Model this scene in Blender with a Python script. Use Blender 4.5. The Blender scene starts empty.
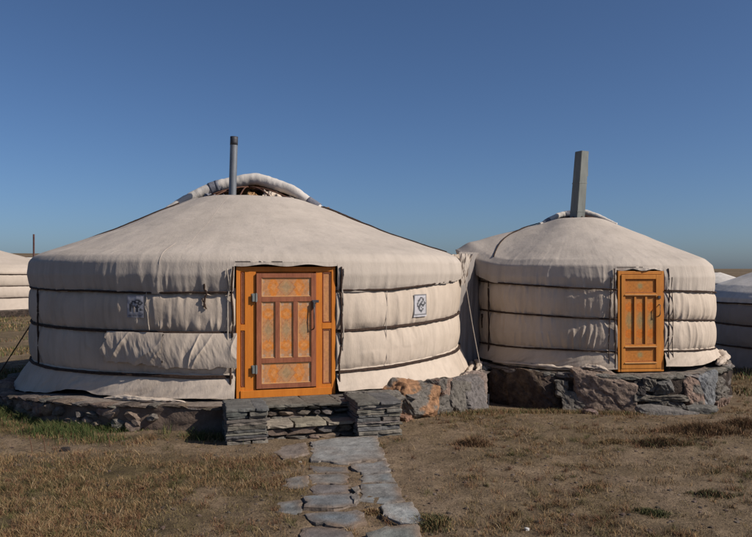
import bpy, bmesh, math, random
import numpy as np
from math import sin, cos, pi, radians as RAD, sqrt
from mathutils import Vector, Matrix

random.seed(7); np.random.seed(7)
sc = bpy.context.scene
COL = sc.collection

# ------------------------------------------------------------ camera, sky, sun
F = 731.0; CX, CY, EYE = 376.0, 268.5, 1.75
cam_d = bpy.data.cameras.new('camera'); cam = bpy.data.objects.new('camera', cam_d); COL.objects.link(cam)
cam_d.lens = 35.0; cam_d.sensor_width = 36.0; cam_d.clip_start = 0.1; cam_d.clip_end = 12000
cam.location = (0, 0, EYE); cam.rotation_euler = (RAD(90), 0, 0)
sc.camera = cam
SUN_AZ, SUN_EL = 70.0, 36.0          # azimuth measured from -Y towards +X
world = bpy.data.worlds.new('World'); sc.world = world; world.use_nodes = True
wn = world.node_tree; wn.nodes.clear()
sky = wn.nodes.new('ShaderNodeTexSky'); sky.sky_type = 'NISHITA'; sky.sun_disc = False
sky.sun_elevation = RAD(SUN_EL); sky.sun_rotation = RAD(180 - SUN_AZ)
sky.air_density = .7; sky.dust_density = 1.0; sky.ozone_density = 7; sky.altitude = 0
bg = wn.nodes.new('ShaderNodeBackground'); bg.inputs['Strength'].default_value = 0.084
wo = wn.nodes.new('ShaderNodeOutputWorld')
wn.links.new(sky.outputs[0], bg.inputs[0]); wn.links.new(bg.outputs[0], wo.inputs[0])
sl = bpy.data.lights.new('sun', 'SUN'); so = bpy.data.objects.new('sun', sl); COL.objects.link(so)
sl.energy = 4.85; sl.angle = RAD(0.5); sl.color = (1.0, 0.93, 0.84)
sd = Vector((sin(RAD(SUN_AZ)) * cos(RAD(SUN_EL)), -cos(RAD(SUN_AZ)) * cos(RAD(SUN_EL)), sin(RAD(SUN_EL))))
so.rotation_euler = sd.to_track_quat('Z', 'Y').to_euler(); so.location = (8, -6, 12)
sc.view_settings.view_transform = 'Standard'; sc.view_settings.look = 'None'
sc.view_settings.gamma = 1.0; sc.view_settings.exposure = 0.0; sc.view_settings.use_curve_mapping = False

# ------------------------------------------------------------ noise
def _h(ix, iy, seed):
    h = (ix.astype(np.int64) * 374761393 + iy.astype(np.int64) * 668265263 + seed * 1442695041) & 0x7fffffff
    h = (h ^ (h >> 13)) * 1274126177 & 0x7fffffff
    h = (h ^ (h >> 16)) * 668265263 & 0x7fffffff
    return ((h ^ (h >> 15)) & 0xffffff) / float(0xffffff)
def N2(x, y, seed=0):
    x = np.asarray(x, float); y = np.asarray(y, float); x, y = np.broadcast_arrays(x, y)
    ix = np.floor(x); iy = np.floor(y); fx = x - ix; fy = y - iy
    fx = fx * fx * fx * (fx * (fx * 6 - 15) + 10); fy = fy * fy * fy * (fy * (fy * 6 - 15) + 10)
    a = _h(ix, iy, seed); b = _h(ix + 1, iy, seed); c = _h(ix, iy + 1, seed); d = _h(ix + 1, iy + 1, seed)
    return (a * (1 - fx) + b * fx) * (1 - fy) + (c * (1 - fx) + d * fx) * fy
def FB(x, y, seed=0, o=4):
    s = 0; amp = .5; t = 0
    for i in range(o):
        s = s + amp * N2(x, y, seed + i * 17); t += amp; amp *= .5; x = np.asarray(x) * 2.03; y = np.asarray(y) * 2.03
    return s / t
def SS(a, b, x):
    t = np.clip((np.asarray(x, float) - a) / (b - a), 0, 1); return t * t * (3 - 2 * t)

# ------------------------------------------------------------ mesh helpers
def link(name, me, mat, parent=None, smooth=True):
    if smooth:
        me.polygons.foreach_set('use_smooth', np.ones(len(me.polygons), bool))
    o = bpy.data.objects.new(name, me); COL.objects.link(o)
    if mat is not None:
        for m in (mat if isinstance(mat, (list, tuple)) else [mat]): me.materials.append(m)
    if parent is not None: o.parent = parent
    return o
def mesh_np(name, co, faces, col=None):
    me = bpy.data.meshes.new(name)
    co = np.asarray(co, float).reshape(-1, 3)
    me.from_pydata(co.tolist(), [], faces if isinstance(faces, list) else faces.tolist())
    if col is not None:
        at = me.color_attributes.new('Col', 'FLOAT_COLOR', 'POINT')
        c = np.ones((len(co), 4)); c[:, :3] = np.asarray(col).reshape(-1, 3)
        at.data.foreach_set('color', c.ravel())
    me.update(); return me
def grid(P, closed_u=False, col=None, name='cloth'):
    """P[nv,nu,3] -> mesh"""
    nv, nu = P.shape[:2]
    idx = np.arange(nv * nu).reshape(nv, nu)
    if closed_u: idx = np.concatenate([idx, idx[:, :1]], 1)
    f = np.stack([idx[:-1, :-1], idx[:-1, 1:], idx[1:, 1:], idx[1:, :-1]], -1).reshape(-1, 4)
    return mesh_np(name, P, f, col)
def bm_obj(name, bm, mat, parent=None, smooth=False):
    bmesh.ops.recalc_face_normals(bm, faces=bm.faces)
    me = bpy.data.meshes.new(name); bm.to_mesh(me); bm.free()
    return link(name, me, mat, parent, smooth)
def box(bm, x0, x1, y0, y1, z0, z1, bev=0.0, mi=0):
    b2 = bmesh.new(); bmesh.ops.create_cube(b2, size=1.0)
    for v in b2.verts:
        v.co = Vector(((x0 + x1) / 2 + v.co.x * (x1 - x0), (y0 + y1) / 2 + v.co.y * (y1 - y0), (z0 + z1) / 2 + v.co.z * (z1 - z0)))
    if bev > 0: bmesh.ops.bevel(b2, geom=b2.edges[:], offset=bev, segments=2, affect='EDGES', profile=.6)
    for f in b2.faces: f.material_index = mi
    me = bpy.data.meshes.new('t'); b2.to_mesh(me); b2.free(); bm.from_mesh(me); bpy.data.meshes.remove(me)
def tube(pts, rad, n=7, closed=False, lump=0.0, seed=0, name='rope'):
    pts = np.asarray(pts, float); m = len(pts)
    rad = np.broadcast_to(np.asarray(rad, float), (m,))
    T = np.gradient(pts, axis=0); T /= np.linalg.norm(T, axis=1)[:, None] + 1e-9
    up = np.array([0, 0, 1.0]); U = np.cross(T, up); bad = np.linalg.norm(U, axis=1) < .05
    U[bad] = np.cross(T[bad], np.array([1.0, 0, 0])); U /= np.linalg.norm(U, axis=1)[:, None]
    V = np.cross(U, T)
    th = np.linspace(0, 2 * pi, n, endpoint=False)
    s = np.arange(m)[:, None]
    rr = rad[:, None] * (1 + lump * (N2(s * .6, th[None] * 1.1, seed) - .5) * 2)
    P = pts[:, None] + U[:, None] * (np.cos(th)[None, :, None] * rr[..., None]) + V[:, None] * (np.sin(th)[None, :, None] * rr[..., None])
    me_P = P
    idx = np.arange(m * n).reshape(m, n); ix = np.concatenate([idx, idx[:, :1]], 1)
    f = np.stack([ix[:-1, :-1], ix[:-1, 1:], ix[1:, 1:], ix[1:, :-1]], -1).reshape(-1, 4).tolist()
    f.append(idx[0][::-1].tolist()); f.append(idx[-1].tolist())
    return mesh_np(name, me_P, f)
def join_np(parts):
    co = []; fs = []; k = 0
    for c, f in parts:
        co.append(np.asarray(c)); fs += [[i + k for i in q] for q in f]; k += len(c)
    return np.concatenate(co), fs
def thing(name, label, cat, loc=(0, 0, 0), group=None):
    o = bpy.data.objects.new(name, None); COL.objects.link(o); o.location = loc
    o.empty_display_size = .2
    o['label'] = label; o['category'] = cat
    if group: o['group'] = group
    return o
def tag(o, label, cat, group=None):
    o['label'] = label; o['category'] = cat
    if group: o['group'] = group
    return o
def kind(o, k): o['kind'] = k; return o
def gp(px, py, z=0.0):
    Y = (EYE - z) * F / (py - CY); return np.array([(px - CX) / F * Y, Y])

# ------------------------------------------------------------ materials
def ramp(nt, fac, stops):
    r = nt.nodes.new('ShaderNodeValToRGB'); e = r.color_ramp.elements
    while len(e) > 1: e.remove(e[-1])
    e[0].position = stops[0][0]; e[0].color = (*stops[0][1], 1)
    for p, c in stops[1:]:
        k = e.new(p); k.color = (*c, 1)
    nt.links.new(fac, r.inputs[0]); return r.outputs[0]
def mix(nt, fac, a, b, mode='MIX'):
    m = nt.nodes.new('ShaderNodeMix'); m.data_type = 'RGBA'; m.blend_type = mode
    for s, v in ((m.inputs[0], fac), (m.inputs[6], a), (m.inputs[7], b)):
        if isinstance(v, (int, float)): s.default_value = v
        elif isinstance(v, tuple): s.default_value = (*v, 1)
        else: nt.links.new(v, s)
    return m.outputs[2]
def noise(nt, scale, detail=4, rough=.55, vec=None, dist=0.0, out=0):
    n = nt.nodes.new('ShaderNodeTexNoise'); n.inputs['Scale'].default_value = scale
    n.inputs['Detail'].default_value = detail; n.inputs['Roughness'].default_value = rough; n.inputs['Distortion'].default_value = dist
    if vec is not None: nt.links.new(vec, n.inputs['Vector'])
    return n.outputs[out]
def coords(nt, scale=(1, 1, 1), rot=(0, 0, 0)):
    t = nt.nodes.new('ShaderNodeTexCoord'); m = nt.nodes.new('ShaderNodeMapping')
    m.inputs['Scale'].default_value = scale; m.inputs['Rotation'].default_value = rot
    nt.links.new(t.outputs['Object'], m.inputs['Vector']); return m.outputs[0]
def bump(nt, h, strength, dist, prev=None):
    b = nt.nodes.new('ShaderNodeBump'); b.inputs['Strength'].default_value = strength; b.inputs['Distance'].default_value = dist
    nt.links.new(h, b.inputs['Height'])
    if prev is not None: nt.links.new(prev, b.inputs['Normal'])
    return b.outputs[0]
def newmat(name, rough=.85, spec=.3, metal=0):
    m = bpy.data.materials.new(name); m.use_nodes = True; nt = m.node_tree
    p = nt.nodes['Principled BSDF']; p.inputs['Roughness'].default_value = rough
    p.inputs['Specular IOR Level'].default_value = spec; p.inputs['Metallic'].default_value = metal
    return m, nt, p
def attr(nt):
    a = nt.nodes.new('ShaderNodeAttribute'); a.attribute_name = 'Col'; return a.outputs['Color']

def m_canvas(name, base, dark, stain=.35):
    m, nt, p = newmat(name, .9, .15)
    v = coords(nt); vs = coords(nt, (3.2, 3.2, .35))
    c = ramp(nt, noise(nt, 1.1, 5, .6, v), [(.3, dark), (.62, base)])
    c = mix(nt, ramp(nt, noise(nt, 2.2, 5, .65, vs), [(.48, (0, 0, 0)), (.72, (stain,) * 3)]), c, tuple(x * .62 for x in dark))
    c = mix(nt, ramp(nt, noise(nt, 9, 4, .7, v), [(.35, (.22,) * 3), (.6, (0, 0, 0))]), c, tuple(x * .8 for x in base))
    nt.links.new(c, p.inputs['Base Color'])
    b = bump(nt, noise(nt, 10, 6, .65, coords(nt, (1.6, 1.6, .5))), .5, .012)
    b = bump(nt, noise(nt, 38, 5, .7, coords(nt, (1.5, 1.5, .6))), .45, .006, b)
    b = bump(nt, noise(nt, 220, 2, .5, v), .3, .002, b)
    nt.links.new(b, p.inputs['Normal'])
    return m
M_CANVAS = m_canvas('canvas', (.545, .45, .362), (.42, .342, .27))
M_ROOF = m_canvas('roof canvas', (.485, .415, .35), (.40, .342, .288), .3)
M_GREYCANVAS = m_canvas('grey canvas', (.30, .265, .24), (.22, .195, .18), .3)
M_WHITECANVAS = m_canvas('white canvas', (.60, .55, .50), (.46, .42, .37), .3)
M_FARCANVAS = m_canvas('pale canvas', (.48, .40, .33), (.42, .35, .28), .15)

def m_simple(name, c1, c2, scale=8, rough=.8, bstr=.3, bdist=.01, spec=.3, metal=0, stretch=(1, 1, 1), bscale=None):
    m, nt, p = newmat(name, rough, spec, metal)
    v = coords(nt, stretch)
    nt.links.new(ramp(nt, noise(nt, scale, 6, .65, v), [(.3, c1), (.7, c2)]), p.inputs['Base Color'])
    nt.links.new(bump(nt, noise(nt, bscale or scale * 3, 5, .65, v), bstr, bdist), p.inputs['Normal'])
    return m
M_ROPE = m_simple('horsehair rope', (.022, .013, .01), (.07, .04, .027), 40, .95, .8, .01, bscale=160)
M_PALEROPE = m_simple('pale rope', (.30, .25, .2), (.42, .36, .3), 40, .9, .8, .004, bscale=200)
M_WOODDARK = m_simple('dark wood', (.06, .03, .02), (.16, .07, .04), 12, .7, .4, .004, stretch=(1, 1, .2))
M_ORANGE = m_simple('orange painted wood', (.50, .145, .012), (.62, .20, .02), 5, .55, .5, .003, .35, stretch=(3, 3, .5), bscale=30)
M_AMBER = m_simple('amber painted wood', (.46, .16, .022), (.64, .245, .04), 4, .55, .5, .003, .35, stretch=(3, 3, .5), bscale=30)
M_AMBERPALE = m_simple('worn amber moulding', (.50, .25, .09), (.62, .36, .15), 8, .6, .3, .002)
M_MAROON = m_simple('maroon paint', (.20, .06, .028), (.34, .12, .055), 9, .55, .5, .003, .35, stretch=(3, 3, .6))
M_METAL = m_simple('galvanised metal', (.12, .13, .145), (.26, .27, .285), 5, .5, .2, .004, .4, .35, stretch=(1, 1, .3))
M_SOOT = m_simple('sooty metal', (.03, .03, .035), (.09, .09, .1), 9, .6, .2, .004, .4, .5)
M_TIN = m_simple('painted tin', (.10, .105, .095), (.23, .24, .22), 4, .7, .25, .004, .2, 0, stretch=(1, 1, .3))
M_STRAP = m_simple('grey felt strap', (.10, .10, .12), (.2, .2, .23), 20, .95, .6, .006)
M_FELT = m_simple('brown felt lining', (.16, .08, .035), (.42, .25, .12), 7, .95, .8, .02)
M_SEAM = m_simple('stitched seam', (.33, .28, .24), (.42, .36, .31), 9, .95, .4, .004)
M_INSHADE = m_simple('painted interior shade', (.012, .011, .01), (.03, .027, .025), 4, 1, 0, .001)  # near-black colour stands in for the shade inside the tents

def m_attr(name, rough=.8, nscale=14, namp=.35, bstr=.5, bdist=.01, bscale=30, spec=.3):
    m, nt, p = newmat(name, rough, spec)
    v = coords(nt)
    c = mix(nt, 1.0, attr(nt), ramp(nt, noise(nt, nscale, 6, .7, v), [(.28, (1 - namp,) * 3), (.72, (1 + namp * .6,) * 3)]), 'MULTIPLY')
    nt.links.new(c, p.inputs['Base Color'])
    nt.links.new(bump(nt, noise(nt, bscale, 6, .7, v), bstr, bdist), p.inputs['Normal'])
    return m
M_PANEL = m_attr('painted ornament', .6, 30, .3, .3, .002, 60)
M_STONE = m_attr('rock', .92, 16, .6, 1.0, .03, 20, spec=.12)
M_SLATE = m_attr('slate', .85, 9, .5, .8, .014, 26, .15)
M_PATCH = m_attr('printed cloth patch', .9, 30, .2, .3, .002, 120)
M_GRASS, nt, p = newmat('grass blades', .8, .15)
nt.links.new(attr(nt), p.inputs['Base Color'])

def m_stonewall():
    m, nt, p = newmat('rubble fill', .95, .2)
    v = coords(nt)
    nt.links.new(ramp(nt, noise(nt, 7, 7, .7, v), [(.3, (.018, .014, .012)), (.5, (.05, .037, .03)), (.72, (.11, .08, .062))]), p.inputs['Base Color'])
    nt.links.new(bump(nt, noise(nt, 16, 6, .7, v), 1, .05), p.inputs['Normal'])
    return m
M_FILL = m_stonewall()
M_PLASTER = m_simple('weathered mud render', (.10, .07, .053), (.20, .145, .11), 5, .95, .7, .02, bscale=18)
M_TOPSTONE = m_simple('trodden earth and slate top', (.13, .10, .08), (.27, .22, .18), 6, .9, .8, .02, bscale=22)

# ground: soil with patches, plant tint baked in attribute 'veg'
M_GROUND, nt, p = newmat('dry soil', .95, .15)
v = coords(nt)
n1 = noise(nt, .55, 6, .62, v); n2 = noise(nt, 5, 7, .7, v); n3 = noise(nt, 38, 5, .7, v)
soil = ramp(nt, n2, [(.3, (.085, .057, .034)), (.5, (.205, .143, .088)), (.74, (.32, .23, .148))])
soil = mix(nt, ramp(nt, n1, [(.38, (0, 0, 0)), (.65, (.6,) * 3)]), soil, (.225, .165, .11))
veg = ramp(nt, n2, [(.3, (.038, .028, .014)), (.5, (.10, .074, .034)), (.76, (.21, .15, .078))])
a = nt.nodes.new('ShaderNodeAttribute'); a.attribute_name = 'Col'
sep = nt.nodes.new('ShaderNodeSeparateColor'); nt.links.new(a.outputs['Color'], sep.inputs[0])
soil = mix(nt, sep.outputs[0], soil, veg)
soil = mix(nt, ramp(nt, noise(nt, 1.7, 5, .6, v), [(.46, (0, 0, 0)), (.62, (.55,) * 3)]), soil, (.125, .088, .048))
soil = mix(nt, ramp(nt, n3, [(.32, (.75,) * 3), (.5, (0, 0, 0))]), soil, (.04, .027, .018))
soil = mix(nt, ramp(nt, noise(nt, 70, 3, .6, v), [(.62, (0, 0, 0)), (.7, (.5,) * 3)]), soil, (.34, .25, .18))
nt.links.new(soil, p.inputs['Base Color'])
b = bump(nt, n2, .9, .05); b = bump(nt, n3, .9, .018, b); b = bump(nt, noise(nt, 150, 3, .6, v), .6, .005, b)
nt.links.new(b, p.inputs['Normal'])

# ------------------------------------------------------------ places
BIG = dict(c=(-1.86, 11.25), r=3.09, base=.30)
SML = dict(c=(3.46, 11.91), r=1.84, base=.33)
RB, RS = 3.55, 2.15
def hgt(x, y):
    x = np.asarray(x, float); y = np.asarray(y, float)
    h = -.20 * SS(8.3, 10.3, y) * SS(-1.2, 1.6, x)
    nr = 1 - SS(14, 40, y)
    h = h + nr * (FB(x * .9, y * .9, 3, 4) - .5) * .07 + nr * (FB(x * 5, y * 5, 9, 3) - .5) * .03 + nr * (1 - SS(8, 11, y)) * (N2(x * 16, y * 16, 12) - .5) * .010
    q = x / np.maximum(y, 1)
    h = h + SS(150, 700, y) * (1 - SS(-.42, -.12, q)) * (.0225 * np.minimum(y, 900)) * (.9 + .2 * N2(x * .004, y * .002, 5))
    h = h + SS(40, 200, y) * (N2(x * .01, y * .01, 8) - .5) * .5
    h = h - SS(60, 3000, y) * 1.0 * SS(-.1, .2, q)
    return h
def axis(seg):
    out = []
    for a, b_, st in seg: out += list(np.arange(a, b_, st))
    return np.array(out + [seg[-1][1]])
xs = axis([(-4000, -600, 170), (-600, -60, 30), (-60, -12, 3), (-12, -6.2, .3), (-6.2, 6.6, .05), (6.6, 14, .3), (14, 60, 3), (60, 600, 30), (600, 4000, 170)])
ys = axis([(-300, -20, 40), (-20, 2, 2), (2, 3.4, .2), (3.4, 11, .045), (11, 16, .12), (16, 45, .8), (45, 200, 8), (200, 1200, 40), (1200, 8000, 400)])
X, Y = np.meshgrid(xs, ys)
Z = hgt(X, Y)
def vegmap(x, y):
    n = FB(x * .8, y * .8, 21, 4); n2_ = FB(x * 3, y * 3, 31, 3)
    lawn = (1 - SS(-.75, -.35, x + .15 * n2_ - .08 * (y - 5.))) * (1 - SS(6.5, 7.1, y))
    far = SS(10.5, 13, y) * .75
    rt = SS(.4, 1, x) * .35
    v_ = np.maximum(np.maximum(lawn, far), rt) * SS(.32, .58, n * .65 + n2_ * .35)
    da = np.hypot(x - BIG['c'][0], y - BIG['c'][1])
    rim = SS(3.6, 3.75, da) * (1 - SS(3.95, 4.25, da)) * (1 - SS(-2.6, -1.9, x)) * (y < 11)
    return np.clip(np.maximum(v_, rim), 0, 1)
V = vegmap(X, Y)
colr = np.stack([V, V, V], -1)
g = grid(np.stack([X, Y, Z], -1), col=colr, name='ground')
kind(link('ground', g, M_GROUND), 'structure')

# ------------------------------------------------------------ rocks and slabs
def rock_geo(dims, seed, planes=11, sub=3, rough=.035, box_=.75):
    rs = np.random.RandomState(seed)
    bm = bmesh.new(); bmesh.ops.create_icosphere(bm, subdivisions=sub, radius=1)
    d = np.array([v.co[:] for v in bm.verts]); f = [[v.index for v in q.verts] for q in bm.faces]; bm.free()
    d /= np.linalg.norm(d, axis=1)[:, None]
    ns = np.array([[1, 0, 0], [-1, 0, 0], [0, 1, 0], [0, -1, 0], [0, 0, 1], [0, 0, -1]], float) + rs.randn(6, 3) * .16
    hs = np.full(6, .86) + rs.rand(6) * .12
    n2 = rs.randn(planes, 3); n2 /= np.linalg.norm(n2, axis=1)[:, None]
    ns /= np.linalg.norm(ns, axis=1)[:, None]
    N_ = np.concatenate([ns, n2]); H = np.concatenate([hs, .95 + rs.rand(planes) * .35])
    dot = d @ N_.T
    rad = np.min(np.where(dot > .02, H[None] / np.maximum(dot, .02), 9), axis=1)
    rad = rad * (1 + rough * 2 * (N2(d[:, 0] * 3 + d[:, 2] * 2, d[:, 1] * 3 - d[:, 2] * 2.5, seed) - .5)) * (1 + rough * (N2(d[:, 0] * 9 + d[:, 2] * 5, d[:, 1] * 9 - d[:, 2] * 6, seed + 3) - .5))
    return d * rad[:, None] * np.array(dims)[None] * .5 * 1.05, f
def rot3(co, ax, ay, az):
    return co @ np.array((Matrix.Rotation(az, 3, 'Z') @ Matrix.Rotation(ay, 3, 'Y') @ Matrix.Rotation(ax, 3, 'X'))).T
def slab_geo(poly, z0, z1, seed=0, sub=.05, jit=.008, topn=.006):
    """irregular flat slab from a plan polygon"""
    poly = np.asarray(poly, float); rs = np.random.RandomState(seed)
    pts = []
    for i in range(len(poly)):
        a_, b_ = poly[i], poly[(i + 1) % len(poly)]
        n = max(2, int(np.linalg.norm(b_ - a_) / sub))
        for k in range(n):
            t = k / n; q = a_ + (b_ - a_) * t
            pts.append(q + rs.randn(2) * jit)
    pts = np.array(pts); c = pts.mean(0); n = len(pts)
    rings = [(1.0, z0), (1.0, z1 - .012), (.985, z1 - .002), (.9, z1), (.78, z1 + .001), (.62, z1 + .001), (.42, z1), (.2, z1)]
    co = []
    for s, z in rings:
        q = c + (pts - c) * s + (rs.randn(n, 2) * jit * .4 if s == 1.0 else 0)
        zz = np.full(n, z) + ((FB(q[:, 0] * 6, q[:, 1] * 6, seed, 2) - .5) * 2 * topn if z > z0 else 0)
        co.append(np.column_stack([q, zz]))
    co.append(np.array([[c[0], c[1], z1]])); co.insert(0, np.array([[c[0], c[1], z0]]))
    f = []
    for k in range(len(rings) - 1):
        o = 1 + k * n
        f += [[o + i, o + (i + 1) % n, o + n + (i + 1) % n, o + n + i] for i in range(n)]
    last = 1 + (len(rings) - 1) * n
    f += [[last + i, last + (i + 1) % n, last + n] for i in range(n)]
    f += [[0, 1 + (i + 1) % n, 1 + i] for i in range(n)]
    return np.concatenate(co), f
GREY = (.17, .15, .128); SLATEC = (.165, .145, .12); BLUE = (.125, .122, .115); BROWN = (.25, .185, .145); BLACKR = (.075, .055, .045)
ORNG = (.32, .175, .095); PINK = (.26, .18, .14); PALE = (.4, .37, .33)
def jitc(c, rs, a_=.15): k = 1 + rs.uniform(-a_, a_); return tuple(x * k * (1 + rs.uniform(-.04, .04)) for x in c)
class Pile:
    def __init__(s): s.p = []; s.c = []
    def add(s, co, f, col): s.p.append((co, f)); s.c.append(np.tile(np.array(col), (len(co), 1)))
    def build(s, name, mat, parent=None, smooth=False):
        co, f = join_np(s.p); return link(name, mesh_np(name, co, f, np.concatenate(s.c)), mat, parent, smooth)
def ang(c, px, R):
    """azimuth (from -Y towards +X) where a view column meets a cylinder of radius R"""
    dx, dy = (px - CX) / F, 1.0; L = sqrt(dx * dx + dy * dy); dx /= L; dy /= L
    b_ = c[0] * dx + c[1] * dy; per2 = c[0] ** 2 + c[1] ** 2 - b_ * b_
    t = b_ - sqrt(max(R * R - per2, 0)); x, y = dx * t, dy * t
    return math.atan2(x - c[0], -(y - c[1])), y
def zpy(py, Y_): return EYE - (py - CY) / F * Y_

def polyr(a_, R, seed, amp): return R * (1 + amp * (FB(np.cos(a_) * 2 + 5, np.sin(a_) * 2 + 5, seed, 3) - .5))
def drop(a_): return .17 * SS(-.45, -1.25, a_)
def platform(label, c, R, top, seed, mat_wall, amp=.03, slope=0):
    t = thing('stone_platform', label, 'stone platform', (c[0], c[1], 0))
    a_ = np.linspace(-pi, pi, 500, endpoint=False)
    zb = -.5
    rows = np.linspace(0, 1, 26)
    P = np.zeros((len(rows), len(a_), 3))
    for i, q in enumerate(rows):
        z = zb + (top - slope * drop(a_) - .02 - zb) * q
        rr = polyr(a_, R - .06, seed, amp) + (FB(a_ * R * 4, a_ * 0 + z * 7, seed + 4, 4) - .5) * .10
        P[i, :, 0] = np.sin(a_) * rr; P[i, :, 1] = -np.cos(a_) * rr; P[i, :, 2] = z
    link('wall', grid(P, True, name='wall'), mat_wall, t)
    rr_ = np.linspace(1, .3, 16); P = np.zeros((len(rr_), len(a_), 3))
    for i, q in enumerate(rr_):
        rr = polyr(a_, R - .06, seed, amp) * q
        if i == 0: rr = rr + (FB(a_ * R * 4, a_ * 0 + (top - slope * drop(a_) - .02) * 7, seed + 4, 4) - .5) * .10
        x = np.sin(a_) * rr; y = -np.cos(a_) * rr
        P[i, :, 0] = x; P[i, :, 1] = y; P[i, :, 2] = top - slope * drop(a_) - .02 + (FB(x * 6, y * 6, seed, 3) - .5) * .025 * (q < .999)
    link('top_surface', grid(P, True, name='top_surface'), M_TOPSTONE, t)
    return t
def boulder_geo(dims, seed, planes=14):
    co, f = rock_geo((1, 1, 1), seed, planes, 5, .05)
    L = np.linalg.norm(co, axis=1)[:, None]; d = co / L
    q = co * np.array(dims)
    a1 = FB(q[:, 0] * 9 + q[:, 1] * 3, q[:, 2] * 9 - q[:, 1] * 4, seed, 4) - .5
    a2 = FB(q[:, 0] * 26 + q[:, 2] * 10, q[:, 2] * 30 + q[:, 1] * 22, seed + 2, 3) - .5
    cr = (1 - np.abs(2 * FB(q[:, 0] * 5 + q[:, 2] * 4, q[:, 2] * 4 + q[:, 1] * 5, seed + 6, 3) - 1)) ** 14
    return q + d * (a1 * .022 + a2 * .010 - cr * .02)[:, None], f
def place_rock(pile_or_parent, c, R, px0, px1, py0, py1, col, seed, depth=.3, tilt=0, out=.0, mat=M_STONE, planes=11):
    """one stone set into the round face; returns local geometry around the platform centre"""
    a0, y0 = ang(c, px0, R); a1, y1 = ang(c, px1, R); am = (a0 + a1) / 2; ym = (y0 + y1) / 2
    w = abs(a1 - a0) * R; z1 = zpy(py0, ym); z0 = zpy(py1, ym)
    co, f = boulder_geo((w * 1.0, depth, (z1 - z0) * 1.02), seed, planes)
    co = rot3(co, 0, tilt, 0)
    co = co + np.array([0, -(R - depth * .36 + out), (z0 + z1) / 2])
    co = rot3(co, 0, 0, am)
    return co, f
rsG = np.random.RandomState(11)

# --- big platform
tb = platform('broad low stone and earth platform carrying the large tent', BIG['c'], RB, BIG['base'], 5, M_PLASTER, .03, 1)
def boulders(t, c, R, rows):
    for (x0, x1, y0, y1, col, seed, dep, tilt) in rows:
        co, f = place_rock(None, c, R, x0, x1, y0, y1, col, seed, dep, tilt)
        cc = np.tile(np.array(col), (len(co), 1))
        if col in (ORNG, PINK):
            n = FB(co[:, 0] * 9, co[:, 2] * 9, seed, 3); cc = cc * (1 - SS(.5, .62, n)[:, None]) + np.array(GREY) * SS(.5, .62, n)[:, None]
        if col == BLACKR:
            n = FB(co[:, 0] * 14, co[:, 2] * 6, seed, 4); cc = cc * (1 - SS(.5, .6, n)[:, None]) + np.array((.12, .085, .06)) * SS(.5, .6, n)[:, None]
        o = link('boulder', mesh_np('boulder', co, f, cc), M_STONE, t, False)
boulders(tb, BIG['c'], RB, [
    (400, 439, 384, 421, ORNG, 2, .42, .1), (428, 452, 398, 421, GREY, 5, .3, -.3), (446, 470, 381, 418, GREY, 7, .35, .08),
    (462, 480, 378, 410, (.17, .15, .14), 9, .35, 0), (400, 416, 414, 432, (.28, .16, .11), 12, .25, 0), (436, 450, 380, 398, PINK, 14, .3, .2),
    (474, 486, 374, 408, (.26, .2, .17), 16, .3, 0), (350, 400, 392, 404, GREY, 18, .25, 0)])
pl = Pile()
for i in range(72):          # thin capping stones along the rim
    a_ = RAD(26 + i * 3.0 + rsG.uniform(-1, 1))
    if i > 30: a_ = RAD(4 - (i - 30) * 2.6 + rsG.uniform(-.8, .8))
    L = rsG.uniform(.12, .3)
    co, f = rock_geo((L, rsG.uniform(.15, .3), rsG.uniform(.04, .09) * (.6 if i > 30 else 1)), 100 + i, 8, 2)
    rr = polyr(np.array([a_]), RB - .06, 5, .03)[0]
    co = rot3(co + np.array([0, -(rr - .06), BIG['base'] - float(drop(a_)) - .035 + rsG.uniform(-.01, .015)]), 0, 0, a_)
    pl.add(co, f, jitc(((.17, .125, .095), (.10, .08, .065), (.14, .12, .105))[i % 3] if i > 30 else PALE if i % 9 == 0 else (GREY if i % 3 else PINK), rsG))
for i in range(120):
    a_ = RAD(rsG.uniform(30, 120)); z = rsG.uniform(-.2, .24)
    s = rsG.uniform(.06, .2)
    co, f = rock_geo((s * 1.3, .2, s * .8), 300 + i, 8, 2)
    rr = polyr(np.array([a_]), RB - .06, 5, .03)[0]
    co = rot3(rot3(co, 0, rsG.uniform(-.5, .5), 0) + np.array([0, -(rr - .09), z]), 0, 0, a_)
    pl.add(co, f, jitc((GREY, BROWN, PINK, ORNG, GREY)[i % 5], rsG))
for i in range(70):            # broken stones poking out of the low left face
    a_ = RAD(rsG.uniform(-85, -8)); z = rsG.uniform(.0, .2)
    s = rsG.uniform(.05, .17)
    co, f = rock_geo((s * 1.4, .2, s * .8), 500 + i, 8, 2)
    rr = polyr(np.array([a_]), RB - .06, 5, .03)[0]
    co = rot3(rot3(co, 0, rsG.uniform(-.5, .5), 0) + np.array([0, -(rr - .05), z]), 0, 0, a_)
    pl.add(co, f, jitc((GREY, BROWN, BROWN)[i % 3], rsG))
pl.build('rubble_stones', M_STONE, tb)

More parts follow.
